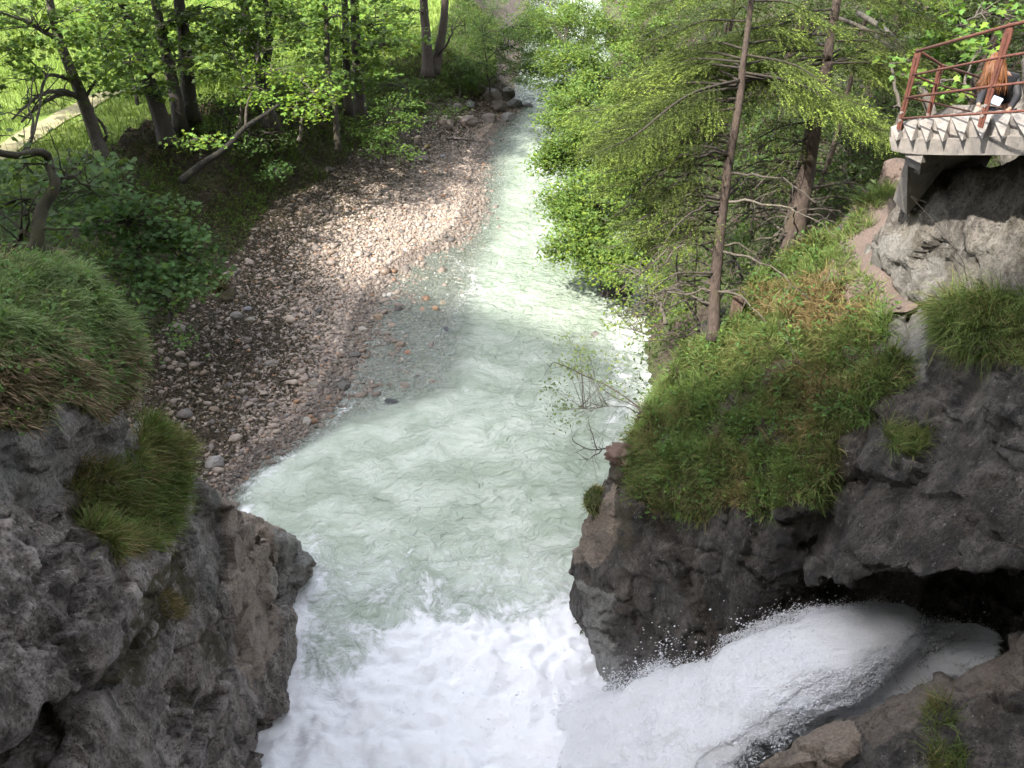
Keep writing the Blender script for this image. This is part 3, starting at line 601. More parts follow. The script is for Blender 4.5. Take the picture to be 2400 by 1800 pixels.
lit_ = sstep(3.4, .5, (p[:, 0] - xB(p[:, 1])) + 1.4 * fbm(p * .5, 3) - 2.2 * sstep(31, 22, p[:, 1])); k = (rng.rand(len(p)) > .7 * lit_) & ((p[:, 2] > -.1) | (rng.rand(len(p)) < .5)); p = p[k]; N_ = len(p)
sz = np.exp(rng.normal(-3.48, .45, N_)).clip(.018, .17) * np.where(rng.rand(N_) < .012, 2.2, 1) * (1 - .25 * (p[:, 1] > 36))
S = np.stack([sz * (1 + .5 * rng.rand(N_)), sz * (.8 + .4 * rng.rand(N_)), sz * (.45 + .35 * rng.rand(N_))], 1)
th = rng.rand(N_) * 6.28; cs, sn = np.cos(th)[:, None], np.sin(th)[:, None]
W = IV[None] * (1 + .16 * rng.normal(size=(N_, len(IV), 1))) * S[:, None]
W = np.stack([W[..., 0] * cs - W[..., 1] * sn, W[..., 0] * sn + W[..., 1] * cs, W[..., 2] + .25 * W[..., 0] * rng.normal(size=(N_, 1))], -1)
W += (p + [0, 0, 0])[:, None] + np.stack([0 * sz, 0 * sz, sz * .15], 1)[:, None]
col = stonecol(N_); wetp = p[:, 2] < .09; col[wetp] *= .55
pb_.add(W.reshape(-1, 3), (np.arange(N_)[:, None, None] * len(IV) + IF[None]).reshape(-1, 3), np.repeat(col, len(IV), 0))
print('pebbles', N_)
link('gravel', pb_.mesh('gravel', STONE, True), label='rounded river pebbles covering the shingle beach', kind='stuff')
# fallen brown leaves
ll = MB(); fb = TQ[(zq < 2) & (zq > 0)]; c = TP[fb].mean(1); u, v, t = proj(c)
m = (u > 250) & (u < 1300) & (c[:, 2] > .15) & (c[:, 1] > 14) & (c[:, 1] < 50); p, n = scatter(TP, fb[m], 320)
lt_ = sstep(4.8, .5, (p[:, 0] - xB(p[:, 1])) + 1.5 * fbm(p * .5, 3) - 2.0 * sstep(31, 22, p[:, 1])) ; k = rng.rand(len(p)) < lt_ * .85; p = p[k]; p[:, 2] += .02 + .03 * rng.rand(len(p))
leaves(ll, p, .11, 'oval', np.array([.085, .056, .042]) * (.3 + 1.1 * rng.rand(len(p)) ** 1.5)[:, None], tilt=.35)
link('leaf_litter', ll.mesh('leaf_litter', mat_veg('dead_leaf', .1), False), label='brown fallen leaves strewn over the shaded top of the beach', kind='stuff')
# ------------------------------------------------------------------ trees
BK_DARK, BK_MOSS, BK_GREY, BK_SPR, BK_TWIG = (.045, .036, .028), (.05, .045, .018), (.13, .11, .095), (.12, .085, .07), (.17, .145, .12)
def wob(pts, n, amp, seed):
    q = spline(pts, n); s = np.linspace(0, 1, n)[:, None]
    return q + amp * np.stack([fbm(np.stack([s[:, 0] * 4 + seed, 0 * s[:, 0] + k * 9.1, 0 * s[:, 0]], 1), 2) for k in range(3)], 1) * np.sin(np.pi * s) ** .5
def ground(p): return np.array([p[0], p[1], float(terrain(p[:1], p[1:2])[0][0])])
def broadleaf(name, label, trunks, blobs, leaf, size, col, bark=BK_DARK, limbs=(), nl=14, cr=.34, group=None, cat='tree', var=.4, yellow=.15, limb_r=.05, flat=.35, seed=0, twig=1.):
    """trunks: [(world pts, r0, r1)], blobs: [(centre, (rx,ry,rz), clusters)]"""
    global rng
    rng = np.random.RandomState(1000 + seed)
    base = np.asarray(trunks[0][0][0], float); rt = root(name, base, label, cat, group)
    tb = MB(); cb = MB(); nodes = []
    for pts, r0, r1 in trunks:
        q = wob(pts, 22, .12, seed + len(nodes)); s = np.linspace(0, 1, 22)
        rad = r0 + (r1 - r0) * s; rad[0] *= 1.35; rad[1] *= 1.12
        tb.tube(q, rad, 9, bark); nodes += [(a, b) for a, b in zip(q[6:], rad[6:])]
    for pts, r0, r1 in limbs:
        q = wob(pts, 16, .1, seed + 3.3); rad = np.linspace(r0, r1, 16); tb.tube(q, rad, 7, bark)
        nodes += [(a, b) for a, b in zip(q[4:], rad[4:])]
        for k in range(6):   # side twigs
            i = rng.randint(4, 15); d = unit(rng.normal(size=(1, 3)) + [[0, 0, .2]])[0] * (.35 + .5 * rng.rand())
            tb.tube(wob([q[i], q[i] + d * .5 + [0, 0, .05], q[i] + d], 6, .08, seed + k), np.linspace(rad[i] * .4 + .006, .005, 6), 4, bark)
    NP = np.array([a for a, b in nodes]); NR = np.array([b for a, b in nodes])
    for (c, r, ncl) in blobs:
        c = np.asarray(c, float); r = np.asarray(r, float)
        cost = np.linalg.norm(NP - c, axis=1) + 1.5 * np.clip(NP[:, 2] - c[2], 0, 9); i = np.argmin(cost)
        a = NP[i]; L = np.linalg.norm(c - a); mid = (a + c) / 2 + np.array([0, 0, .12 * L])
        lr = min(limb_r * (.6 + .25 * L), NR[i] * .8)
        lq = wob([a, mid, c], 12, .1 * L, seed + i); tb.tube(lq, np.linspace(lr, .015, 12), 6, bark)
        d = unit(rng.normal(size=(ncl, 3))) * (rng.rand(ncl, 1) ** .4); cc = c + d * r
        # uneven outline: clumps thinned by noise
        cc = cc[fbm(cc * 1.25, 2, off=seed) > -.12]
        for p in cc:
            j = rng.randint(4, 12); st = lq[j]; m = (st + p) / 2 + [0, 0, .06 * np.linalg.norm(p - st)]
            if rng.rand() < .75 * twig: tb.tube(spline([st, m, p], 5), np.linspace(.016, .004, 5), 4, bark, cap=False)
            n = int(nl * (.6 + .8 * rng.rand()))
            o = rng.normal(size=(n, 3)) * cr * .6 * np.array([1, 1, flat]); o[:, 2] -= .25 * (o[:, 0] ** 2 + o[:, 1] ** 2)
            leaves(cb, p + o, size, leaf, lcol(n, col, var, yellow) * (.55 + .85 * rng.rand()), tilt=.42)
    kid('trunk', tb, BARK, rt)
    if cb.n: kid('crown', cb, LEAF, rt, smooth=False)
    return rt
def pu(pts): return np.array([P(*a) for a in pts])
GA = 'trees lining the left bank'
DG, MG, BG, WG = (.06, .115, .025), (.10, .185, .034), (.14, .26, .04), (.115, .20, .042)
# tall trees of the left bank: base pixel and line of the stem
def stem(pts, top=9.):
    q = [P(*a) for a in pts]; d = unit(np.array([q[-1] - q[-2]]))[0]; d = unit(np.array([d + [0, 0, .8]]))[0]
    return np.array(q + [q[-1] + d * top * .5, q[-1] + d * top])
T1 = stem([(242, 372, 30.5), (225, 320, 30.2), (195, 235, 29.6), (170, 180, 29.3), (140, 95, 28.9), (115, 0, 28.5)], 5)
broadleaf('sycamore_tree', 'leaning young sycamore with flaky bark and mossy arching limbs at the meadow edge', [(T1, .25, .07)],
          [(P(90, 60, 28), (2.6, 2, 1.2), 42), (P(230, 90, 29), (1.6, 1.8, 1.1), 34), (P(60, 190, 28), (1.5, 1.5, .8), 12), (P(300, 150, 29), (1.2, 1.2, 1.0), 26), (P(20, 120, 27.5), (1.6, 1.6, 1.), 30), (P(150, 30, 28), (1.8, 1.6, 1.), 34), (P(230, 200, 30), (.9, 1, .6), 14), (T1[-1], (3, 3, 2), 60), (T1[-2] + [1, 0, 0], (2.5, 2.5, 1.5), 30)],
          'maple', .19, MG, BK_GREY, limbs=[(pu([(185, 228, 29.6), (140, 213, 28.6), (90, 225, 27.8), (28, 280, 27.2)]), .1, .03), (pu([(182, 222, 29.6), (130, 225, 29), (75, 262, 28.3), (50, 287, 28)]), .09, .03),
          (pu([(175, 190, 29.4), (130, 178, 28.6), (105, 185, 28), (92, 260, 27.4), (72, 330, 27), (50, 355, 27)]), .07, .02), (pu([(150, 110, 29), (110, 78, 28.2), (60, 50, 27.6), (0, 28, 27)]), .1, .03),
          (pu([(195, 240, 29.6), (225, 190, 29.4), (260, 160, 29.6)]), .06, .02), (pu([(235, 350, 30.4), (250, 310, 30.2), (215, 262, 29.9)]), .06, .05)], nl=20, seed=1, limb_r=.04)
tr = [  # name, label, stem pixels, r0, blobs, colour
 ('thick dark sycamore trunk nearest the meadow edge with two steep forks', [(397, 345, 32.5), (372, 262, 32.2), (345, 180, 31.9), (318, 80, 31.5), (290, 0, 31)], .34,
  [((330, 70, 31), (1.8, 2, 1.3), 34), ((250, 20, 30.5), (2, 2, 1.2), 30), ((420, 150, 31), (1.3, 1.3, .9), 26)], DG),
 ('straight dark sycamore stem standing just behind the thick forked one', [(425, 310, 34), (405, 200, 33.6), (385, 100, 33.2), (362, 0, 33)], .27, [((430, 40, 32.5), (1.9, 2, 1.3), 34), ((330, 190, 32), (1, 1, .8), 14)], DG),
 ('upright sycamore with ivy dark stem third along the left bank', [(447, 285, 34.5), (437, 150, 34.1), (420, 0, 33.5)], .33, [((480, 90, 33), (1.6, 2, 1.2), 34), ((520, 20, 33), (1.6, 2, 1), 26)], DG),
 ('pale green lit sycamore with two dark stems above the lime understorey', [(640, 310, 36), (612, 190, 35.8), (590, 100, 35.4), (574, 0, 35)], .28, [((640, 30, 34), (2.2, 2, 1), 40), ((720, 60, 34), (1.6, 2, 1), 26), ((560, 110, 34), (1.3, 1.3, .8), 18)], MG),
 ('slim crooked sycamore leaning over the top of the beach', [(792, 352, 35), (782, 230, 34.8), (770, 150, 34.6), (766, 60, 34.4), (762, 0, 34.2)], .12, [((760, 200, 34), (1, 1, .6), 14), ((800, 40, 33.6), (1.3, 1.2, .8), 18)], MG),
 ('straight dark tree beside its lighter twin near the end of the beach', [(848, 280, 38), (838, 150, 37.7), (830, 0, 37)], .26, [((880, 60, 36.6), (1.8, 2, 1.4), 44), ((860, 170, 36.6), (1.2, 1.2, .8), 24), ((930, 110, 37), (1.3, 1.3, .9), 16)], MG),
 ('slender dark tree close behind the straight one near the end of the beach', [(818, 270, 39), (812, 150, 38.6), (808, 0, 38)], .2, [((790, 90, 37.6), (1.7, 1.7, 1.2), 30)], MG),
]
for i, (lb, st, r0, bl, cl) in enumerate(tr):
    tk = stem(st, 6); blobs = [(P(*c), r, n) for c, r, n in bl] + [(tk[-1], (3.2, 3.2, 2.2), 130), (tk[-2], (3, 3, 1.6), 80)]
    tr_ = [(tk, r0, .08)]
    if i == 0: tr_.append((np.array([tk[2], P(300, 60, 31.5), P(262, -60, 31), P(230, -160, 31)]), .14, .06))
    if i == 3: tr_.append((np.array([tk[1], P(632, 100, 35.6), P(622, 0, 35.2), P(600, -120, 35)]), .2, .06))
    broadleaf('sycamore_tree', lb, tr_, blobs, 'maple', .19, cl, BK_DARK, group=GA, nl=27, seed=10 + i, yellow=.2)
for i, (lb, st, r0, bl) in enumerate([('left stem of the pair of bare straight trunks beside the upstream river', [(1003, 182, 44), (1000, 100, 43.6), (993, 0, 43)], .3, [((960, 30, 42), (1.4, 1.4, 1.2), 14)]),
                                      ('right leaning stem of the pair of bare straight trunks beside the upstream river', [(1018, 172, 44.3), (1032, 100, 44), (1042, 0, 43.4)], .27, [((1090, 60, 42), (1.0, 1, .8), 12)])]):
    tk = stem(st, 7); broadleaf('riverside_tree', lb, [(tk, r0, .1)], [(P(*c), r, n) for c, r, n in bl] + [(tk[-1], (3.2, 3.2, 2.5), 80)], 'oval', .15, MG, (.075, .055, .045), nl=13, seed=30 + i,
                                limbs=[(pu([(1025, 130, 44), (1055, 90, 43), (1062, 50, 43)]), .07, .02)] if i else ())
# unseen trees added on the left slope to shade the pool and beach
for i, (x, y, zt, r) in enumerate([(-17, 19, 15.5, 3.0), (-18, 23.5, 15, 3.0), (-19, 27, 14, 3.0), (-21, 31, 15, 2.8), (-15.5, 15, 15.5, 2.2)]):
    g = ground(np.array([x, y, 0.])); t_ = np.array([x, y, zt])
    broadleaf('shade_tree', ['unseen shade tree added on the left slope above the pool', 'tall unseen shade tree added on the left slope above the beach', 'unseen shade tree added on the left slope by the meadow corner', 'unseen shade tree added at the meadow edge left of the path', 'unseen shade tree added on the left slope nearest the cliff'][i],
              [(np.array([g, (g + t_) / 2, t_]), .3, .08)], [(t_ + [0, 0, -1.5], (r, r, 2.2), 120), (t_ + [1, 0, -3.5], (r, r, 1.6), 60)], 'oval', .3, MG, nl=12, seed=140 + i, cr=.6, twig=.3)
for i, (lb, b, bl_) in enumerate([('bright maple thicket at the meadow edge between the path and the dark trunks', (330, 280, 35), [((300, 110, 36), (2.0, 1.6, 1.2), 60), ((400, 60, 37), (2.0, 1.6, 1.2), 60), ((240, 40, 36), (1.8, 1.6, 1.1), 44)]),
        ('bright maple thicket behind the lime saplings', (600, 240, 39), [((560, 60, 40), (2.2, 1.8, 1.3), 70), ((690, 40, 40), (2.0, 1.8, 1.3), 60), ((480, 140, 38), (1.6, 1.5, 1.1), 44), ((780, 110, 40), (1.5, 1.5, 1.1), 36)]),
        ('bright maple thicket left of the pair of straight trunks', (900, 190, 45), [((900, 40, 46), (2.0, 1.8, 1.3), 60), ((830, 60, 45), (1.6, 1.6, 1.3), 44), ((950, 120, 46), (1.4, 1.4, 1.), 30)])]):
    b0 = P(*b); bb = [(P(*c), r, n) for c, r, n in bl_]
    broadleaf('young_tree', lb, [(np.array([b0, (b0 + bb[0][0]) / 2 + [0, 0, .3], bb[0][0]]), .09, .03)], bb, 'maple', .2, BG, BK_DARK, nl=22, seed=180 + i, yellow=.25, cr=.45)
# lime sapling understorey in the light
def sap(label, base, blobs, col, r0=.07, size=.15, leaf='maple', seed=0, nl=14, name='sycamore_sapling', cat='sapling', group=None, bark=BK_TWIG, yellow=.3, cr=.4, lean=None):
    b = P(*base); bl = [(P(*c), r, n) for c, r, n in blobs]; top = bl[0][0]
    tk = np.array([b, b * .6 + top * .4 + [0, 0, .2], top])
    return broadleaf(name, label, [(tk, r0, .02)], bl, leaf, size, col, bark, cat=cat, seed=seed, nl=nl, group=group, yellow=yellow, cr=cr, flat=.25, limb_r=.03)
sap('spreading lime green sapling lit by the sun in layered sprays above the fallen trunk', (560, 300, 33), [((575, 205, 32.4), (1.5, 1.3, .5), 34), ((560, 150, 33.4), (1.6, 1.5, .5), 30), ((670, 160, 33), (1.5, 1.4, .6), 30), ((520, 90, 33.5), (1.2, 1.4, .5), 18), ((610, 250, 32), (.7, .8, .3), 10), ((650, 95, 33.6), (1.4, 1.3, .6), 24)], BG, seed=41)
sap('second lime green sapling reaching over the bank edge with drooping leaf sprays', (700, 330, 33), [((730, 215, 32.3), (1.3, 1, .45), 30), ((760, 258, 32), (.75, .8, .3), 14), ((700, 185, 32.6), (1.0, 1, .4), 18), ((690, 250, 32), (.6, .6, .3), 8)], BG, seed=42)
sap('small bright sapling alone in front of the fallen mossy trunk', (470, 372, 29.5), [((470, 325, 29), (.75, .6, .25), 16)], (.15, .27, .05), r0=.03, seed=43)
# bushes on the bank
bushes = [('dense green bush with yellowish tips at the upper edge of the beach', (905, 365, 36), [((900, 290, 36), (1.5, 1.1, 1.1), 60), ((930, 250, 36.5), (1.1, 1.1, .7), 30), ((880, 335, 35.6), (.9, .8, .5), 24)], (.075, .15, .03), 'oval', .15),
 ('low pale bush beside the dense one where the leaf litter begins', (940, 385, 35.5), [((945, 352, 35.4), (.5, .5, .4), 14)], (.09, .18, .035), 'oval', .14),
 ('shaded bush under the straight dark trees', (960, 270, 40), [((960, 215, 40), (1.6, 1.5, .9), 36), ((1030, 250, 39.5), (1.3, 1.2, .6), 30), ((900, 200, 40), (1.2, 1.5, .8), 24)], (.045, .095, .02), 'oval', .15),
 ('dark bush between the forked sycamore and the fallen trunk', (560, 330, 34), [((520, 270, 34), (1.8, 1.5, .7), 34), ((620, 330, 33), (1.5, 1.2, .5), 26)], (.05, .11, .025), 'oval', .15),
 ('dark fern clump half way up the leaf strewn bank', (650, 415, 33), [((650, 402, 33), (.5, .5, .3), 16)], (.045, .11, .03), 'oval', .16),
 ('broad maple bush hanging over the bank behind the grassy crown', (330, 610, 25.5), [((300, 520, 25.2), (2.0, 1.3, .8), 70), ((400, 560, 25.4), (1.4, 1.0, .6), 50), ((200, 480, 25), (1.6, 1.3, .8), 44), ((470, 610, 25.6), (.9, .8, .4), 26), ((330, 640, 24.5), (1.2, .9, .6), 36)], (.05, .12, .035), 'maple', .17),
 ('grey green bush at the foot of the bank beside the shingle', (400, 740, 24.5), [((390, 690, 24.4), (1.0, .8, .6), 36), ((440, 650, 25), (.9, .7, .4), 24), ((400, 790, 23.6), (.5, .5, .25), 10)], (.09, .17, .06), 'maple', .15),
 ('dark leafed bush under the gnarled mossy tree', (120, 500, 22), [((60, 500, 21.6), (1.5, 1.1, .8), 46), ((160, 440, 22.5), (1.2, 1, .7), 34), ((230, 420, 23.6), (1.1, 1, .6), 30)], (.045, .105, .03), 'maple', .17),
 ('willow bush with small grey green leaves leaning over the upstream bend', (1150, 225, 46), [((1130, 80, 46), (2.2, 1.8, 1.8), 90), ((1200, 110, 45), (1.8, 1.5, 1.5), 80), ((1240, 60, 46), (1.4, 1.5, 1.3), 50), ((1120, 150, 46), (1.4, 1.2, 1.0), 44), ((1225, 170, 44), (.9, .9, .6), 22)], (.065, .125, .035), 'oval', .13),
 ('dark hazel bush behind the boulders at the river bend', (1080, 240, 45.5), [((1070, 180, 46), (1.4, 1.3, 1.1), 44), ((1040, 130, 47), (1.3, 1.3, 1.2), 30)], (.045, .095, .025), 'oval', .13)]
for i, (lb, b, bl, cl, lf, sz) in enumerate(bushes):
    sap(lb, b, bl, cl, r0=.05, size=sz, leaf=lf, seed=50 + i, name='bush', cat='bush', bark=BK_DARK, yellow=.12, nl=42 if 'willow' in lb or 'hazel' in lb else 18)
# gnarled mossy tree on the back of the left cliff
broadleaf('gnarled_tree', 'gnarled leaning tree with a dark mossy stem behind the grassy crown',
          [(pu([(82, 600, 13.6), (92, 540, 13.6), (100, 490, 13.7), (128, 440, 13.8), (118, 385, 13.8), (95, 355, 13.7), (40, 362, 13.5), (-60, 345, 13.3)]), .11, .05)],
          [(P(30, 400, 13.6), (.7, .5, .25), 8), (P(-60, 330, 13.3), (1.2, 1, .6), 26), (P(40, 470, 14), (.7, .5, .4), 14), (P(180, 395, 14.5), (.5, .5, .3), 8)], 'maple', .13, (.045, .1, .03), BK_MOSS,
          limbs=[(pu([(118, 400, 13.8), (150, 420, 13.9), (190, 408, 14.2)]), .04, .012), (pu([(125, 440, 13.8), (170, 415, 14), (240, 470, 14.4)]), .035, .01), (pu([(88, 570, 13.6), (60, 545, 13.6), (35, 575, 13.7)]), .05, .03),
                 (pu([(60, 355, 13.6), (82, 300, 13.8), (70, 250, 14), (78, 180, 14.2)]), .03, .008)], nl=12, seed=70, limb_r=.02)
lg = MB(); lg.tube(wob(pu([(-120, 575, 14.2), (0, 585, 14.), (90, 588, 13.9), (165, 600, 13.8)]), 18, .06, 3.), np.linspace(.15, .09, 18), 10, (.09, .08, .02))
link('log', lg.mesh('log', BARK), label='fallen log wrapped in ochre moss behind the grassy crown', cat='log')
lg = MB(); lg.tube(wob(pu([(425, 425, 30.1), (455, 400, 30.3), (520, 352, 30.6), (585, 292, 31), (655, 245, 31.6)]), 18, .1, 8.), np.linspace(.15, .06, 18), 9, (.008, .007, .004))
lg.tube(wob(pu([(575, 300, 31), (578, 250, 31), (590, 215, 31.2)]), 8, .04, 2.), np.linspace(.06, .02, 8), 5, (.1, .08, .06))
link('fallen_trunk', lg.mesh('fallen_trunk', BARK), label='leaning fallen trunk with moss lying up the shaded bank', cat='fallen tree')
# mossy stump at the bank foot
def lump(c, r, seed, rough_=.25, sub=4, flat=1.):
    bmi = bmesh.new(); bmesh.ops.create_icosphere(bmi, subdivisions=sub, radius=1); V = np.array([v.co[:] for v in bmi.verts]); Fc = np.array([[v.index for v in f.verts] for f in bmi.faces]); bmi.free()
    k = np.random.RandomState(seed)
    for _ in range(9):   # planar facets
        d = unit(k.normal(size=(1, 3)))[0]; h_ = .62 + .3 * k.rand(); e = V @ d - h_; V = V - np.where(e > 0, e * .9, 0)[:, None] * d
    V = V * (1 + rough_ * fbm(V * 1.6 + seed * 3.1, 5, .55, ridge=True))[:, None]
    a = k.rand() * 6.28; V = V * np.asarray(r); cs, sn = math.cos(a), math.sin(a)
    return np.stack([V[:, 0] * cs - V[:, 1] * sn, V[:, 0] * sn + V[:, 1] * cs, V[:, 2] * flat], 1) + c, Fc
st = MB(); c = P(470, 490, 28.4); c = ground(c) + [0, 0, .3]
V, Fc = lump(c + [0, 0, -.25], (.3, .25, .45), 5, .6); st.add(V, Fc, (.11, .08, .02)); V, Fc = lump(c + [.3, -.35, -.5], (.28, .45, .25), 6, .6); st.add(V, Fc, (.06, .045, .014))
link('stump', st.mesh('stump', BARK), label='rotting stump covered in ochre moss at the foot of the bank', cat='stump')

# ---- right bank shrubs overhanging the river
rb = [('light green shrub crown hanging lowest over the foaming channel', [(4.6, 31.5, 1.2)], [((1345, 560, 30), (1.0, 1.1, .9), 60), ((1400, 480, 31), (1.3, 1.3, 1.1), 80), ((1330, 470, 31.5), (.75, .9, .7), 34), ((1420, 600, 29), (1.0, 1, .6), 40)], WG),
      ('bright shrub crown in the middle of the overhanging row', [(5.0, 36, 1.4)], [((1370, 330, 35), (1.6, 1.5, 1.3), 100), ((1460, 380, 34), (1.3, 1.3, 1.2), 60), ((1310, 380, 35), (.9, .9, .9), 44), ((1330, 260, 36.5), (1.3, 1.3, 1.0), 56)], WG),
      ('pale shrub crown tinged with orange seed clusters', [(5.4, 42, 1.6)], [((1400, 180, 41), (2.2, 1.9, 1.6), 110), ((1320, 170, 42), (1.5, 1.5, 1.3), 60), ((1480, 250, 38), (1.5, 1.5, 1.3), 60), ((1330, 60, 45), (2., 2, 1.6), 70)], WG),
      ('farthest overhanging shrub crown at the top of the river', [(5.8, 50, 1.8)], [((1300, 110, 49), (1.6, 2, 1.2), 50), ((1420, 50, 48), (2.8, 2.2, 2.), 100), ((1560, 60, 44), (2.5, 2, 2), 70), ((1280, 10, 54), (2, 2, 2), 50), ((1262, 150, 47), (1.0, 1.2, .8), 34), ((1245, 60, 50), (1.2, 1.5, 1.), 34)], WG)]
for i, (lb, b, bl, cl) in enumerate(rb):
    g = ground(np.array(b[0])); blw = [(P(*c), r, n) for c, r, n in bl]; tks = []
    for j in range(min(3, len(blw))):
        e = blw[j][0]; tks.append((np.array([g + [.25 * j, .1 * j, 0], (g + e) / 2 + [.8, 0, .6], e]), .09, .025))
    broadleaf('riverside_shrub', lb, tks, blw, 'oval', .15, cl, (.09, .075, .06), nl=100, seed=80 + i, cat='shrub', cr=.5, flat=.5, yellow=.25, group='shrubs overhanging the river')
sap('yellow green shrub at the foot of the slender spruce', (1560, 760, 21), [((1530, 690, 22), (.9, .8, .6), 40), ((1470, 640, 24), (1.0, .8, .6), 36), ((1600, 640, 20.5), (.8, .7, .7), 36), ((1480, 740, 22), (.8, .6, .5), 26), ((1560, 560, 22), (1., 1, .8), 34)], (.13, .21, .04), r0=.05, size=.11, leaf='oval', seed=91, name='shrub', cat='shrub', nl=18, bark=BK_TWIG)
sap('shrub with white blossom dots right of the slender spruce', (1740, 680, 20), [((1720, 610, 20), (.8, .7, .7), 40), ((1690, 560, 21), (.7, .7, .6), 26)], (.06, .12, .035), r0=.04, size=.1, leaf='oval', seed=92, name='shrub', cat='shrub', nl=16)
sap('dark shrub clothing the steep bank between the two spruces', (1760, 560, 23), [((1760, 470, 23), (1.3, 1.2, 1.2), 60), ((1780, 380, 24), (1.2, 1.2, 1.2), 50), ((1640, 440, 24), (1.2, 1.2, 1.), 40)], (.05, .105, .025), r0=.05, size=.12, leaf='oval', seed=93, name='shrub', cat='shrub', nl=16, bark=BK_DARK)
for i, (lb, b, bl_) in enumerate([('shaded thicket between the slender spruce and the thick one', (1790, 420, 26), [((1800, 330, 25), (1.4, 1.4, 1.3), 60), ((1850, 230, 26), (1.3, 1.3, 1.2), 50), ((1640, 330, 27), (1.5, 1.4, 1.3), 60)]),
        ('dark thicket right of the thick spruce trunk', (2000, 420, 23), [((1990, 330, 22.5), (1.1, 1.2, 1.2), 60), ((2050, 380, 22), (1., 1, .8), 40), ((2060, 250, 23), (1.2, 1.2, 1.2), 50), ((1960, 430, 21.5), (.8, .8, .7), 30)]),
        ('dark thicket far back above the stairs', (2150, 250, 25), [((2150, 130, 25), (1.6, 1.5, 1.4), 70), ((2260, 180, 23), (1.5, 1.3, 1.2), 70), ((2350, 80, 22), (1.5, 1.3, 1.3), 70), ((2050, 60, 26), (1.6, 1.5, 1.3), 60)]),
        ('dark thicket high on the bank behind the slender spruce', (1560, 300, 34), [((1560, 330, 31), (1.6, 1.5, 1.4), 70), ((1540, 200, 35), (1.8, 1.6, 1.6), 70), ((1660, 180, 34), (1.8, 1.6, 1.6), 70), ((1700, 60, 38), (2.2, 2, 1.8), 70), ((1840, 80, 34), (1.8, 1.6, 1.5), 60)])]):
    sap(lb, b, bl_, (.022, .05, .013), r0=.05, size=.14, leaf='oval', seed=160 + i, name='shrub', cat='shrub', nl=22, bark=BK_DARK, cr=.5)  # leaf colour darkened to stand in for shade between the trees
sap('broad leafed branch of a shrub in the gap left of the stairs', (2010, 520, 19), [((1990, 425, 18.6), (.6, .5, .35), 12), ((2035, 455, 18.2), (.35, .3, .2), 6)], (.13, .2, .09), r0=.025, size=.17, leaf='oval', seed=94, name='shrub', cat='shrub', nl=7)
for i, (lb, base, bl, sz) in enumerate([
   ('tall maple with large lit leaves standing behind the railing', (2290, 330, 17.5), [((2250, 60, 17), (1.0, .9, .5), 30), ((2330, 30, 17), (1.0, .9, .5), 26), ((2200, 90, 17), (.6, .6, .4), 14), ((2280, 130, 16.5), (.45, .4, .25), 8), ((2160, 20, 17.5), (1., .9, .5), 18)], .17),
   ('thin maple sapling with few leaves seen between the railing bars', (2255, 330, 15.2), [((2262, 180, 15.2), (.3, .3, .2), 4), ((2245, 225, 14.9), (.25, .25, .15), 3), ((2200, 190, 15), (.4, .3, .15), 5), ((2230, 260, 14.9), (.2, .2, .15), 2), ((2300, 110, 15.4), (.4, .3, .2), 5)], .14),
   ('small leafy sapling left of the first railing post', (2105, 330, 15.5), [((2085, 150, 15.5), (.25, .25, .12), 3), ((2095, 250, 15.2), (.15, .15, .1), 2), ((2128, 178, 15.4), (.15, .15, .1), 2)], .13)]):
    sap(lb, base, bl, (.12, .24, .05), r0=.045, size=sz, leaf='maple', seed=96 + i, nl=8, cr=.3, name='maple_tree', cat='tree')
# arched leaning stems
ar = MB(); ar.tube(wob(pu([(2010, 30, 19), (2060, 60, 18.6), (2110, 110, 18), (2150, 190, 17.4), (2180, 250, 16.8), (2195, 330, 16.2)][::-1]), 22, .05, 1.), np.linspace(.085, .05, 22), 9, (.17, .15, .13))
rt = root('leaning_tree', P(2195, 330, 16.2), 'smooth grey stem arching over to the left behind the stairs', 'tree'); kid('trunk', ar, BARK, rt)
ar = MB(); ar.tube(wob(pu([(1960, 40, 19.3), (2040, 75, 19), (2090, 110, 18.4), (2135, 155, 17.8), (2165, 230, 17.2), (2210, 330, 16.6)][::-1]), 22, .05, 5.), np.linspace(.075, .04, 22), 9, (.15, .13, .11))
rt = root('leaning_tree', P(2210, 330, 16.6), 'thinner arching stem crossing behind the smooth grey one', 'tree'); kid('trunk', ar, BARK, rt)

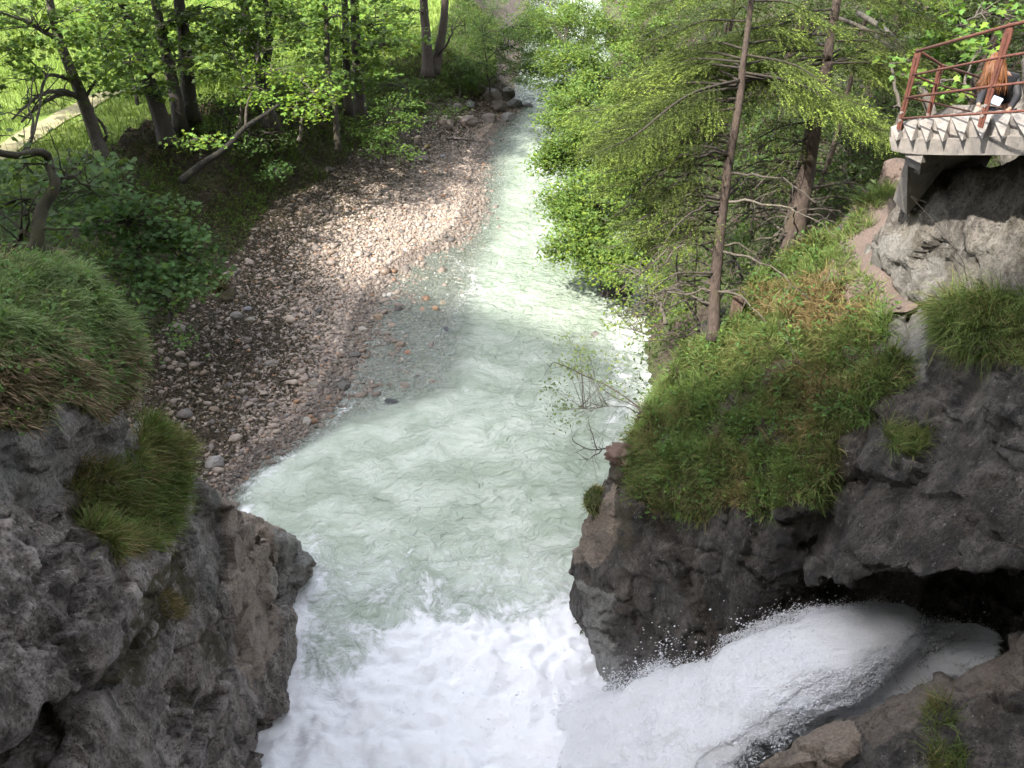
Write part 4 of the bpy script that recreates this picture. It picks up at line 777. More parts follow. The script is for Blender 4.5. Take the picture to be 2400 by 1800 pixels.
# ---- spruces
def spruce(label, pts, r0, live, dead, col, seed, group=None, coarse=False, tipc=(.25, .27, .055)):
    """pts: stem polyline (world); live/dead: lists of (fraction, azimuth deg, length) or counts"""
    global rng
    rng = np.random.RandomState(seed); pts = np.asarray(pts, float); rt = root('spruce', pts[0], label, 'spruce tree', group)
    q = wob(pts, 40, .06, seed); rad = np.linspace(r0, .03, 40); rad[0] *= 1.25; tb = MB(); tb.tube(q, rad, 12, BK_SPR); kid('trunk', tb, BARK, rt)
    db = MB(); cb = MB()
    def at(f): i = f * 39; k = int(min(i, 38)); return q[k] + (q[k + 1] - q[k]) * (i - k)
    for f, az, L in dead:
        a = R(az); d = np.array([math.cos(a), math.sin(a), 0]); p0 = at(f); e = p0 + d * L + [0, 0, -.28 * L * (.4 + rng.rand())]
        m = p0 + d * L * .5 + [0, 0, .06 * L]; b = wob([p0, m, e], 12, .1 * L, f * 50 + az); cc = np.array(BK_TWIG) * (.55 + .9 * rng.rand())
        db.tube(b, np.linspace(.018 + .006 * L, .004, 12), 5, cc)
        for _ in range(int(3 + 4 * L)):
            j = rng.randint(3, 12); o = unit((d + rng.normal(size=3) * .9)[None])[0] * (.12 + .35 * rng.rand()) * L * .5; o[2] -= .1
            db.tube(wob([b[j], b[j] + o * .5 + [0, 0, .03], b[j] + o], 5, .06, j), np.linspace(.008, .003, 5), 3, cc)
    for f, az, L in live:
        a = R(az); d = np.array([math.cos(a), math.sin(a), 0]); s_ = np.array([-d[1], d[0], 0]); p0 = at(f)
        b = spline([p0, p0 + d * L * .4 + [0, 0, -.04 * L], p0 + d * L * .75 + [0, 0, -.22 * L], p0 + d * L + [0, 0, -.28 * L]], 16)
        db.tube(b, np.linspace(.012 + .005 * L, .004, 16), 5, np.array(BK_DARK) * 1.3)
        if rng.rand() < .12: continue
        bw_ = .35 + 1.25 * rng.rand()
        nt_ = int(L * (13 if coarse else 20)); stp = .05 if coarse else .024
        for k in range(nt_):
            w = .12 + .88 * (k + rng.rand()) / nt_; jj = w * 15; j = int(min(jj, 14)); c0_ = b[j] + (b[j + 1] - b[j]) * (jj - j); side = 1 if k % 2 else -1
            tl = L * .26 * (1.15 - w) ** .6 * (.55 + .7 * rng.rand()) + .12
            td = unit((d * .6 + side * s_ * (.75 + .3 * rng.rand()) + np.array([0, 0, -.02 - .38 * rng.rand()]))[None])[0]
            segs = [(c0_, td, tl)]
            for _ in range(2 if coarse else 4):
                w2 = .25 + .6 * rng.rand(); segs.append((c0_ + td * tl * w2 + [0, 0, -.18 * tl * w2 ** 2], unit((td + rng.normal(size=3) * .55 + [0, 0, -.3])[None])[0], tl * .45))
            tw = .6 + .7 * rng.rand()
            for c0, dd2, tl2 in segs:
                n = max(3, int(tl2 / stp)); s = np.linspace(0, 1, n); c = c0 + dd2 * tl2 * s[:, None] + np.array([0, 0, -.18 * tl2]) * (s ** 2)[:, None]
                tip = (s > .6)[:, None] & (rng.rand() < .75)
                for sg in (1, -1):
                    nr = unit(rng.normal(size=(n, 3)) * .6 + sg * np.cross(dd2, [0, 0, 1.])); nd = unit(dd2 + nr * .8); wv = unit(np.cross(nd, rng.normal(size=(n, 3))))
                    ln = ((.06 if coarse else .038) * (.7 + .6 * rng.rand(n)))[:, None]; wd_ = .014 if coarse else .0065
                    cc = np.where(tip, np.array(tipc), np.array(col)) * (.6 + .8 * rng.rand(n, 1)) * tw * bw_
                    Vv = np.stack([c, c + nd * ln * .5 + wv * wd_, c + nd * ln, c + nd * ln * .5 - wv * wd_], 1).reshape(-1, 3)
                    cb.add(Vv, np.arange(n * 4).reshape(n, 4), np.repeat(cc, 4, 0))
    if db.n: kid('branches', db, BARK, rt)
    if cb.n: kid('crown', cb, NEEDLE, rt, smooth=False)
    return rt
rs = np.random.RandomState(3)
def up_to(pts, extra):
    q = [P(*a) for a in pts]; d = unit((q[-1] - q[0])[None])[0]; return np.array(q + [q[-1] + d * extra])
# the slender spruce in front, branches reach left over the river
A_ = up_to([(1672, 795, 17.1), (1680, 620, 16.7), (1702, 430, 16.3), (1735, 220, 15.8), (1757, 20, 15.3)], 7)
live = [(f, az, L * .8) for f, az, L in
        [(.30, 175, 1.9), (.33, 215, 1.5), (.36, 150, 2.4), (.40, 195, 2.6), (.44, 165, 3.0), (.47, 210, 2.2), (.49, 140, 2.2), (.51, 185, 3.0), (.53, 160, 3.4), (.57, 200, 2.6), (.59, 175, 3.3),
         (.45, 130, 2.2), (.50, 120, 1.8), (.58, 145, 3.1), (.62, 190, 2.9), (.38, 130, 2.2), (.34, 185, 2.3), (.28, 160, 1.8)]]
live += [(.62 + .37 * k / 46, rs.uniform(-30, 235), 2.9 * (1 - k / 50) + .3) for k in range(46)]
dead = [(.06 + .42 * rs.rand(), rs.choice([rs.uniform(130, 230), rs.uniform(-60, 60)], p=[.75, .25]), .7 + 1.5 * rs.rand()) for k in range(44)]
spruce('slender spruce with bare lower branches rooted at the left edge of the grassy slope', A_, .125, live, dead, (.055, .078, .02), 5, tipc=(.18, .245, .045))
B_ = up_to([(1852, 618, 18.3), (1868, 500, 18.0), (1892, 390, 17.7), (1932, 170, 17.0), (1962, 10, 16.6)], 9)
live = [(.40, 200, 1.5), (.44, 185, 1.9), (.47, 215, 1.2), (.50, 190, 1.8), (.52, 10, 1.2), (.53, 340, 1.3)] + [(.68 + .31 * k / 40, rs.choice([rs.uniform(-40, 70), rs.uniform(110, 215)]), 2.8 * (1 - k / 44) + .3) for k in range(40)]
dead = [(.04 + .5 * rs.rand(), rs.choice([rs.uniform(140, 240), rs.uniform(-50, 60)]), .6 + 1.3 * rs.rand()) for k in range(40)]
spruce('thick reddish trunked spruce standing at the top of the grassy slope', B_, .27, live, dead, (.055, .075, .022), 6, tipc=(.18, .24, .045))
def hill(x, y, lean=(0, 0)):
    g = ground(np.array([x, y, 0.])); return g
bgd = [('dark spruce stem close behind the thick reddish trunked one', (9.4, 24.0), 17, .2, .30, 2.6), ('shaded spruce filling the gap left of the stairs', (10.8, 21.5), 15, .18, .06, 2.8),
       ('background spruce between the two front spruces', (8.0, 27.5), 17, .2, .12, 2.7), ('background spruce at the upper edge above the stairs', (13.5, 24.5), 16, .2, .1, 3.0),
       ('background spruce behind the slender front one', (7.0, 33.0), 18, .2, .16, 2.8), ('far spruce seen above the stairs', (15.5, 30), 17, .2, .1, 3.0),
       ('far spruce beside the pink track patch', (11.5, 36), 18, .2, .22, 3.0), ('distant spruce deep in the right hand wood', (18, 38), 18, .2, .1, 3.2), ('small spruce under the thick reddish trunked one', (7.4, 20.6), 7, .09, .05, 1.9)]
for i, (lb, (x, y), H, r0, f0, bl) in enumerate(bgd):
    g = hill(x, y); pts = np.array([g, g + [.05 * H, 0, H * .4], g + [.06 * H, .0, H]])
    nb = int(58 * H / 17); live = [(f0 + (.97 - f0) * k / nb, rs.rand() * 360, (bl * (1 - .9 * (k / nb) ** 1.3) + .3) * (.75 + .5 * rs.rand())) for k in range(nb)]
    dead = [(f0 * rs.rand(), rs.rand() * 360, .6 + 1.2 * rs.rand()) for k in range(int(40 * f0) + 4)]
    spruce(lb, pts, r0, live, dead, (.03, .05, .016), 120 + i, group='spruces of the shaded wood on the right bank', tipc=(.055, .085, .025), coarse=True)  # needles coloured darker than the front spruces to suggest deep shade
# ------------------------------------------------------------------ boulders
bl = [ # u, v, size(x,y,z), colour, label
 (1150, 232, (1.1, .8, .75), (0.109, 0.088, 0.075), 'large angular boulder highest in the heap at the river bend'),
 (1168, 255, (.75, .6, .55), (0.095, 0.078, 0.068), 'brown boulder wedged in the heap just above the water'),
 (1205, 247, (.75, .55, .55), (0.088, 0.082, 0.078), 'dark striped boulder at the tip of the heap'),
 (1236, 251, (.65, .4, .28), (0.082, 0.075, 0.068), 'low dark boulder awash at the very tip'),
 (1192, 277, (.75, .5, .4), (0.184, 0.177, 0.184), 'pale grey flat boulder standing in the water'),
 (1146, 282, (.7, .55, .45), (0.136, 0.109, 0.095), 'rounded brown boulder beside the pale grey flat one'),
 (1098, 292, (.75, .6, .55), (0.150, 0.116, 0.102), 'split reddish boulder on the end of the beach'),
 (1048, 292, (1.0, .6, .5), (0.163, 0.129, 0.109), 'broad slab shaped boulder lying on the upper beach'),
 (1072, 258, (.6, .5, .45), (0.109, 0.088, 0.082), 'boulder under the bushes left of the heap'),
 (1100, 247, (.45, .4, .35), (0.129, 0.122, 0.122), 'small grey boulder in the middle of the heap'),
 (1125, 212, (.7, .6, .5), (0.102, 0.082, 0.068), 'boulder half buried in the bank above the heap'),
 (1190, 222, (.6, .6, .5), (0.068, 0.061, 0.048), 'mossy dark boulder under the willow bush'),
 (1000, 345, (.3, .25, .22), (0.088, 0.068, 0.020), 'small mossy stone on the upper beach'),
 (1037, 367, (.25, .2, .14), (0.258, 0.258, 0.286), 'bluish stone lying on the upper beach'),
 (988, 375, (.55, .4, .25), (0.170, 0.136, 0.116), 'flat tan boulder sunk in the upper beach'),
 (770, 400, (.3, .3, .2), (0.082, 0.068, 0.061), 'dark stone in leaf litter at the top of the beach'),
 (745, 730, (.24, .2, .18), (0.068, 0.061, 0.058), 'dark round stone in the middle of the shaded beach'),
 (718, 735, (.16, .14, .12), (0.082, 0.068, 0.068), 'smaller dark stone beside the round one on the shaded beach'),
 (886, 745, (.28, .24, .2), (0.190, 0.136, 0.088), 'brown stone at the edge of the shallows'),
 (918, 765, (.26, .22, .16), (0.204, 0.156, 0.122), 'tan stone just below the brown one in the shallows'),
 (850, 772, (.26, .2, .12), (0.286, 0.258, 0.231), 'pale slab stone at the shoreline'),
 (900, 695, (.2, .17, .12), (0.340, 0.313, 0.286), 'first of two whitish stones side by side on the shore'),
 (912, 692, (.2, .17, .12), (0.326, 0.306, 0.286), 'second of two whitish stones side by side on the shore'),
 (1020, 726, (.24, .2, .22), (0.286, 0.184, 0.109), 'orange brown stone poking from the shallows'),
 (1038, 713, (.24, .2, .18), (0.245, 0.211, 0.150), 'olive tan stone beside the orange brown one'),
 (990, 728, (.22, .16, .12), (0.286, 0.136, 0.075), 'rust red stone left of the orange brown one'),
 (1045, 775, (.32, .22, .16), (0.041, 0.044, 0.051), 'black stone trailing foam in the shallows'),
 (1012, 812, (.22, .18, .2), (0.136, 0.116, 0.102), 'brown grey stone below the black one'),
 (1118, 745, (.26, .2, .12), (0.306, 0.150, 0.082), 'orange stone out in the clearer current'),
 (920, 946, (.45, .28, .15), (0.031, 0.034, 0.037), 'flat black stone at the rim of the pool'),
 (955, 828, (.2, .16, .12), (0.272, 0.116, 0.068), 'red stone in the clear shallows'),
 (830, 833, (.3, .22, .14), (0.088, 0.082, 0.075), 'dark flat stone by the waterline'),
 (735, 905, (.28, .24, .16), (0.204, 0.170, 0.136), 'tan stone near the foam of the pool'),
 (800, 905, (.5, .34, .2), (0.075, 0.068, 0.061), 'wide dark stone on the waterline'),
 (505, 1088, (.42, .34, .28), (0.245, 0.224, 0.211), 'pale boulder at the corner of the beach by the cliff'),
 (553, 742, (.3, .26, .2), (0.204, 0.177, 0.163), 'grey stone in leaf litter below the bushes'),
 (586, 752, (.28, .22, .15), (0.231, 0.204, 0.163), 'flat stone next to the grey one below the bushes'),
 (580, 726, (.24, .2, .16), (0.163, 0.150, 0.170), 'violet grey stone above the flat one'),
 (632, 855, (.24, .2, .16), (0.190, 0.170, 0.150), 'grey brown stone on the middle shaded beach'),
 (575, 800, (.3, .26, .18), (0.150, 0.122, 0.102), 'brown stone half buried in the litter'),
 (720, 990, (.26, .22, .18), (0.272, 0.252, 0.224), 'light stone near the foam edge'),
 (727, 982, (.2, .17, .15), (0.238, 0.136, 0.082), 'rusty stone touching the light one near the foam edge'),
 (640, 395, (.3, .26, .2), (0.082, 0.061, 0.051), 'dark stone high on the leaf strewn bank'),
 (1438, 690, (1.1, .8, .5), (0.051, 0.041, 0.037), 'dark overhung boulder under the right bank shrubs'),
 (1395, 790, (.55, .35, .16), (0.150, 0.136, 0.122), 'rock making a white hump in the right hand rapids'),
 (1422, 822, (.26, .2, .14), (0.245, 0.116, 0.075), 'reddish rock in the right hand rapids'),
 (1470, 815, (.3, .24, .16), (0.204, 0.116, 0.082), 'brown rock in the rapids under the shrubs'),
 (1492, 745, (.5, .4, .25), (0.136, 0.116, 0.102), 'grey rock at the edge of the right hand rapids'),
 (1500, 1005, (.45, .35, .25), (0.245, 0.136, 0.088), 'orange rock at the foot of the overhanging bush'),
 (1370, 985, (.4, .25, .1), (0.177, 0.170, 0.156), 'low rock creasing the current beside the slope'),
 (1430, 450, (.9, .8, .7), (0.116, 0.088, 0.082), 'pinkish boulder showing through the overhanging shrubs'),
 (1460, 720, (.5, .4, .3), (0.075, 0.061, 0.054), 'small dark boulder beside the overhung one')]
for i, (u, v, s, c, lb) in enumerate(bl):
    z = 0.
    for _ in range(6): p = PZ(u, v, z); z = max(-.05, float(terrain(p[:1], p[1:2])[0][0])) * .7 + z * .3
    p = PZ(u, v, z); mb = MB(); V, Fc = lump(np.array([0, 0, s[2] * .12]), np.array(s) * .62, 200 + i, .22, 4 if max(s) > .35 else 3)
    mb.add(V, Fc, c); link('boulder' if max(s) > .5 else 'stone', mb.mesh('stone', STONE), label=lb, cat='boulder' if max(s) > .5 else 'stone', loc=p)

# ------------------------------------------------------------------ waterfall jet
def mat_foam():
    n = NT('white_water'); pos = n.pos(); fl = n.pos(scale=(.45, 1.2, 1.2), rot=(0, .25, 0))
    a = n.noise(2.2, 8, .75, fl, dist=.6); b = n.noise(14, 6, .8, pos)
    h = n.math('ADD', a, n.math('MULTIPLY', b, .45)); ed = n.attr('edge', 'Fac')
    c = n.mix(n.ramp(a, [(.3, 0), (.6, 1)]), (.90, .91, .92), (.96, .96, .98))
    al = n.n('MapRange', {0: n.math('ADD', n.math('MULTIPLY', h, .95), n.math('MULTIPLY', ed, -1.15)), 1: -.02, 2: .18, 3: 0., 4: 1.})
    bp = n.bump(h, .45, .1); d = n.pbsdf(Base_Color=c, Roughness=.7, Normal=bp, Specular_IOR_Level=.25)
    tl = n.n('BsdfTranslucent', {'Color': (0.578, 0.592, 0.612), 'Normal': bp})
    s = n.n('MixShader', {0: .3, 1: d, 2: tl})
    return n.done(n.n('MixShader', {0: al, 1: n.n('BsdfTransparent'), 2: s}))
FOAM = mat_foam()
def jet(path, rw, rh, n1=420, n2=150, amp=1., seed=0.):
    q = spline(path, n1); d = np.gradient(q, axis=0); d = unit(d); s = np.linspace(0, 1, n1)
    side = unit(np.cross(d, np.array([0, 0, 1.]))); upv = np.cross(side, d)
    W = np.interp(s, np.linspace(0, 1, len(rw)), rw); H = np.interp(s, np.linspace(0, 1, len(rh)), rh)
    th = np.linspace(-.25 * np.pi, 1.25 * np.pi, n2)
    V = q[:, None] + W[:, None, None] * np.cos(th)[None, :, None] * side[:, None] + H[:, None, None] * np.sin(th)[None, :, None] * upv[:, None]
    V = V.reshape(-1, 3); N = (W[:, None, None] * 0 + np.cos(th)[None, :, None] * side[:, None] + np.sin(th)[None, :, None] * upv[:, None]).reshape(-1, 3)
    fq = V * np.array([.45, 1.5, 1.5]) + seed; dp = .30 * fbm(fq, 4, .5) + .08 * fbm(V * np.array([1.5, 4, 4]) + seed, 4, .6)
    amp_ = np.repeat(.35 + .65 * s, n2) * amp; V = V + N * (dp * amp_)[:, None]
    c = np.sin(np.repeat(th[None], n1, 0)).ravel(); edge = sstep(.25, -.75, c) ; edge = np.maximum(edge, .95 * np.repeat(sstep(.22, 0, s), n2)); edge = edge + .28 * fbm(V * np.array([1.2, 3, 3.]), 4, .65) * np.repeat(sstep(.0, .15, s), n2); edge = np.maximum(edge, .8 * np.repeat(sstep(.86, 1., s), n2))
    k = (np.arange(n1 - 1)[:, None] * n2 + np.arange(n2 - 1)[None]).ravel()
    return V, np.stack([k, k + 1, k + n2 + 1, k + n2], 1), edge
parts = [jet(pu([(2200, 1435, 15.4), (2090, 1456, 14.5), (1930, 1512, 14.3), (1760, 1590, 15.0), (1600, 1680, 15.9), (1440, 1770, 16.7), (1250, 1830, 17.2)]), [.2, .34, .56, .85, 1.1, 1.3, 1.6], [.08, .15, .18, .2, .2, .2, .15]),
         jet(pu([(2120, 1455, 14.8), (1960, 1525, 14.4), (1800, 1600, 15.0), (1640, 1690, 16.0), (1500, 1760, 17), (1350, 1830, 17.2)]), [.3, .6, .95, 1.2, 1.4, 1.5], [.2, .3, .35, .4, .4, .3], seed=9., amp=.9),
         jet(pu([(2380, 1560, 14.6), (2280, 1530, 14.8), (2180, 1530, 15.2), (2080, 1580, 15.5), (1960, 1660, 15.8), (1840, 1740, 16)]), [.5, .55, .6, .6, .6, .6], [.3, .3, .3, .3, .25, .2], seed=19., amp=1.2)]
o_ = 0; Vs, Fs, Es = [], [], []
for V, f, e in parts: Vs.append(V); Fs.append(f + o_); Es.append(e if f is not parts[2][1] else np.maximum(e, .42)); o_ += len(V)
link('waterfall', mesh('waterfall', np.concatenate(Vs), [np.concatenate(Fs)], attrs={'edge': np.concatenate(Es)}, mats=FOAM), label='white torrent shooting out of the cave into the pool', kind='structure')
# droplets
rng = np.random.RandomState(77); sp_ = MB()
src = [(pu([(1960, 1455, 14.2), (1760, 1520, 15), (1640, 1560, 16.3), (1560, 1620, 16.8)]), 1500, (.3, .3, .28)), (pu([(1610, 1480, 16.9), (1580, 1540, 16.9), (1560, 1600, 16.9), (1500, 1640, 17.3)]), 1500, (.28, .22, .38)),
       (pu([(2230, 1500, 14.7), (2080, 1560, 15), (1960, 1640, 15.4)]), 1500, (.4, .3, .25)), (pu([(1440, 1640, 17.6), (1300, 1640, 18), (1100, 1620, 18.4), (900, 1660, 18)]), 1100, (.4, .4, .15)), (pu([(1600, 1700, 16.5), (1400, 1760, 16.9), (1200, 1800, 17)]), 1500, (.6, .5, .35))]
OC = np.array([(1, 0, 0), (-1, 0, 0), (0, 1, 0), (0, -1, 0), (0, 0, 1), (0, 0, -1.)]); OF = np.array([(0, 2, 4), (2, 1, 4), (1, 3, 4), (3, 0, 4), (2, 0, 5), (1, 2, 5), (3, 1, 5), (0, 3, 5)])
fuzz = []
for V, f, e in parts:
    f = f[e[f].max(1) < .35]; p, nr_ = scatter(V, f, 650); nr_ = np.where((nr_[:, 1:2] > 0) & (nr_[:, 2:] < 0), -nr_, nr_); cv = fbm(p * 2, 3); p = p + np.sign((nr_[:, 2:3] + .3)) * nr_ * (rng.exponential(.085, len(p)) * (1 + 1.5 * cv.clip(-.4, 1)))[:, None]; fuzz.append(p)
fuzz = np.concatenate(fuzz)
# torn strands of white water over the whole jet
for (pth, rw_, rh_, n) in ((pu([(2090, 1456, 14.5), (1930, 1512, 14.3), (1760, 1590, 15.0), (1600, 1680, 15.9), (1440, 1770, 16.7), (1250, 1830, 17.2)]), (.36, .58, .88, 1.15, 1.35, 1.6), (.15, .2, .2, .2, .2, .15), 70000),
                           (pu([(2120, 1455, 14.8), (1960, 1525, 14.4), (1800, 1600, 15.0), (1640, 1690, 16.0), (1500, 1760, 17), (1350, 1830, 17.2)]), (.35, .65, 1.0, 1.25, 1.4, 1.5), (.12, .16, .18, .18, .16, .15), 40000),
                           (pu([(2330, 1540, 14.6), (2180, 1530, 15.2), (2080, 1580, 15.5), (1960, 1660, 15.8), (1840, 1740, 16)]), (.5, .6, .65, .65, .65), (.15, .15, .15, .15, .12), 20000)):
    q = spline(pth, 300); d = unit(np.gradient(q, axis=0)); sd2 = unit(np.cross(d, [0, 0, 1.])); uv2 = np.cross(sd2, d); i = rng.randint(0, 300, n); f_ = i / 299.
    W_ = np.interp(f_, np.linspace(0, 1, len(rw_)), rw_); H_ = np.interp(f_, np.linspace(0, 1, len(rh_)), rh_); th = rng.uniform(-.15, 1.15, n) * np.pi
    rr_ = 1 + rng.normal(size=n) * .13 + .1; c = q[i] + sd2[i] * (W_ * rr_ * np.cos(th))[:, None] + uv2[i] * (H_ * rr_ * np.sin(th))[:, None]
    c += .30 * fbm(c * np.array([.45, 1.5, 1.5]), 4, .5)[:, None] * unit(uv2[i] + .3 * sd2[i]); k = fbm(c * np.array([1., 3, 3]), 3) + .25 * rng.normal(size=n) > -.1; c, i = c[k], i[k]; n = len(c)
    dr = unit(d[i] + .35 * rng.normal(size=(n, 3))); L = (.008 + .028 * rng.rand(n) ** 2)[:, None]; a = unit(np.cross(dr, rng.normal(size=(n, 3)))); b = np.cross(dr, a); w_ = (.002 + .0035 * rng.rand(n))[:, None]
    nu = unit(np.array([0, 0, 1.]) + .35 * rng.normal(size=(n, 3))); a = unit(np.cross(dr, nu)); c = c + [0, 0, .03]
    V = np.stack([c + dr * L, c + a * w_ * 1.6, c - dr * L, c - a * w_ * 1.6], 1).reshape(-1, 3)
    sp_.add(V, np.arange(n * 4).reshape(n, 4)[:, ::1], (.85, .86, .9))
r = np.exp(rng.normal(-5.1, .4, len(fuzz))).clip(.003, .014)[:, None, None]
sp_.add((fuzz[:, None] + OC[None] * r).reshape(-1, 3), (np.arange(len(fuzz))[:, None, None] * 6 + OF[None]).reshape(-1, 3), (.85, .86, .9)); print('fuzz', len(fuzz))
for pth, n, s in src:
    q = spline(pth, 200)[rng.randint(0, 200, n)] + rng.normal(size=(n, 3)) * np.array(s); k = fbm(q * 2.5, 3) > -.05; q = q[k]; n = len(q)
    r = np.exp(rng.normal(-4.75, .5, n)).clip(.004, .035)[:, None, None]; st_ = np.array([1.3, 1, 1.5])
    sp_.add((q[:, None] + OC[None] * r * st_).reshape(-1, 3), (np.arange(n)[:, None, None] * 6 + OF[None]).reshape(-1, 3), (.85, .86, .9))
nn_ = NT('spray_drops'); SPR = nn_.done(nn_.n('MixShader', {0: .45, 1: nn_.n('BsdfDiffuse', {'Color': (.9, .9, .93)}), 2: nn_.n('BsdfTranslucent', {'Color': (.9, .9, .93)})}))
link('spray', sp_.mesh('spray', SPR, True), label='droplets flung up around the torrent', kind='stuff')
# mist hanging over the plunge
nm = NT('mist'); g_ = nm.n('TexCoord', out=None).outputs['Object']
sph = nm.n('TexGradient', {'Vector': g_}, 1, gradient_type='SPHERICAL')
dn = nm.math('MULTIPLY', nm.math('POWER', sph, 1.3), nm.ramp(nm.noise(1.1, 3, .55, nm.pos()), [(.35, .15), (.65, 1)]))
vn = nm.t.nodes.new('ShaderNodeVolumePrincipled'); vn.inputs['Color'].default_value = (.95, .96, 1, 1); vn.inputs['Anisotropy'].default_value = .1
nm.t.links.new(nm.math('MULTIPLY', dn, .22), vn.inputs['Density']); nm.t.links.new(vn.outputs[0], nm.out.inputs[1])
bmi = bmesh.new(); bmesh.ops.create_icosphere(bmi, subdivisions=3, radius=1); mme = bpy.data.meshes.new('mist'); bmi.to_mesh(mme); bmi.free(); mme.materials.append(nm.m)
mo_ = link('mist', mme, label='fine mist hanging over the plunging torrent', kind='stuff'); mo_.location = (2.3, 9.9, .9); mo_.scale = (4.6, 2.1, 1.7)


# driftwood on the beach
for i, (lb, pts, r) in enumerate([('pale driftwood stick lying along the top of the beach by the boulders', [(1045, 325, 0), (1090, 328, 0), (1130, 332, 0)], .035), ('short driftwood stick beside the small mossy stone', [(1000, 356, 0), (1020, 352, 0), (1034, 351, 0)], .03),
        ('thin dark stick at the lower edge of the shaded bank', [(712, 590, 0), (730, 575, 0), (748, 562, 0)], .025), ('flat weathered plank of driftwood at the shoreline', [(655, 892, 0), (690, 886, 0), (722, 884, 0)], .05), ('rusty brown stick in the leaf litter', [(860, 430, 0), (880, 425, 0), (900, 424, 0)], .03)]):
    q = []
    for u, v, _ in pts:
        z = .3
        for _k in range(6): p = PZ(u, v, z); z = float(terrain(p[:1], p[1:2])[0][0])
        q.append(PZ(u, v, z + .07))
    dw = MB(); dw.tube(wob(np.array(q), 14, .05, i), np.linspace(r, r * .5, 14), 6, (.16, .12, .09)); link('driftwood', dw.mesh('driftwood', BARK), label=lb, cat='driftwood')
# ------------------------------------------------------------------ concrete stairs
def mat_conc():
    n = NT('concrete'); pos = n.pos(); a = n.noise(6, 6, .7, pos); b = n.noise(2.5, 5, .6, n.pos(scale=(1.5, 1.5, .4))); f = n.noise(60, 4, .7, pos)
    c = n.mix(n.ramp(a, [(.3, 0), (.7, 1)]), (.15, .135, .12), (.25, .225, .205)); c = n.mix(n.ramp(b, [(.5, 0), (.62, .7)]), c, (.06, .057, .06))
    c = n.mix(n.ramp(f, [(.6, 0), (.7, .4)]), c, (.12, .11, .1))
    return n.done(n.pbsdf(Base_Color=c, Roughness=.85, Normal=n.bump(n.math('ADD', a, n.math('MULTIPLY', f, .3)), .6, .03)))
CONC = mat_conc()
def mat_rust():
    n = NT('rusty_steel'); pos = n.pos(); a = n.noise(12, 6, .7, pos); b = n.noise(45, 4, .7, pos)
    c = n.mix(n.ramp(a, [(.35, 0), (.65, 1)]), (.07, .024, .017), (.15, .052, .032)); c = n.mix(n.ramp(b, [(.6, 0), (.7, .6)]), c, (.05, .02, .015))
    return n.done(n.pbsdf(Base_Color=c, Roughness=.75, Normal=n.bump(b, .4, .01)))
RUST = mat_rust()
nt_s = NT('steel_bolt'); BOLT = nt_s.done(nt_s.pbsdf(Base_Color=(.4, .38, .36), Metallic=.6, Roughness=.5))
st = root('concrete_stairs', P(2090, 330, 12.5), 'weathered concrete stair slab with a sawtooth edge jutting over the rock wall', 'stairs')
uT = [2088, 2112, 2148, 2184, 2222, 2267, 2318, 2364, 2425, 2500]; vT = [297, 299, 298, 296, 293, 291, 289, 286, 282, 278]
tT = [12.55, 12.45, 12.25, 12.05, 11.85, 11.6, 11.3, 11.05, 10.7, 10.3]
uB = [2078, 2106, 2141, 2176, 2214, 2260, 2307, 2355, 2412, 2490]; vB = [326, 327, 328, 329, 329, 327, 324, 322, 324, 326]
Tf = np.array([P(a, b, c) for a, b, c in zip(uT, vT, tT)]); Bf = np.array([P(a, b, c - .12) for a, b, c in zip(uB, vB, tT)]) 
Bo = Bf + np.array([-.05, -.05, 0]); Bf = Bf + np.array([.10, .09, 0])
Tf[:, 2] = np.linspace(Tf[0, 2], Tf[-1, 2], 10); Tb = Tf + np.array([.26, .26, -.02]); m = len(Tf)
mb = MB(); V = []; Fc = []
for i in range(m - 1):
    k = len(V); V += [Tf[i], Tb[i + 1], Bf[i + 1], Bf[i], Tf[i + 1], Bo[i + 1]]; Fc += [(k, k + 5, k + 1), (k, k + 3, k + 2), (k, k + 2, k + 5), (k + 1, k + 5, k + 4), (k + 4, k + 5, k + 2)]
    k = len(V); V += [Tf[i], Tb[i + 1], Tb[i + 1] + [.35, .3, -.12], Tb[i] + [.35, .3, -.12], Tb[i]]; Fc += [(k, k + 1, k + 2), (k, k + 2, k + 3), (k, k + 3, k + 4), (k, k + 4, k + 4)][:3]
mb.add(V, np.array(Fc)); kid('step_edge', mb, CONC, st, smooth=False)
# slab below the steps
Bt = Bf + np.array([-.05, -.05, .0]); vD = [360, 366, 369, 370, 371, 371, 371, 371, 372, 373]
Dd = np.array([P(a - 2, b, c - .12) for a, b, c in zip(uB, vD, tT)]) + np.array([.12, .11, 0]); back = np.array([1.9, 2.3, -.3]); mb = MB(); V = []; Fc = []
for row in (Bt + [.3, .3, 0], Bt, Dd, Dd + back, Bt + back): V += list(row)
for r_ in range(4):
    for i in range(m - 1): Fc.append((r_ * m + i, r_ * m + i + 1, (r_ + 1) * m + i + 1, (r_ + 1) * m + i))
V += [Tf[0], Tb[0]]; mb.add(V, [np.array(Fc), np.array([[m, 0, 4 * m, 3 * m], [m, 3 * m, 2 * m, m]])]); kid('slab', mb, CONC, st, smooth=False)
mb = MB(); cap_ = np.array([Tf[0], Bt[0], Bt[0] + back, Tf[0] + [.5, .5, -.2]]); mb.add(cap_, np.array([[0, 1, 2, 3]])); kid('end_face', mb, CONC, st, smooth=False)
# flight going down behind the edge
mb = MB()
for k in range(7):
    c = Tf[3] + np.array([.55 + .14 * k, .35 + .27 * k, -.5 - .17 * k]); mb.box(c, (1.5, .3, .18), rot=[[.9, -.43, 0], [.43, .9, 0], [0, 0, 1]])
kid('steps', mb, CONC, st, smooth=False)
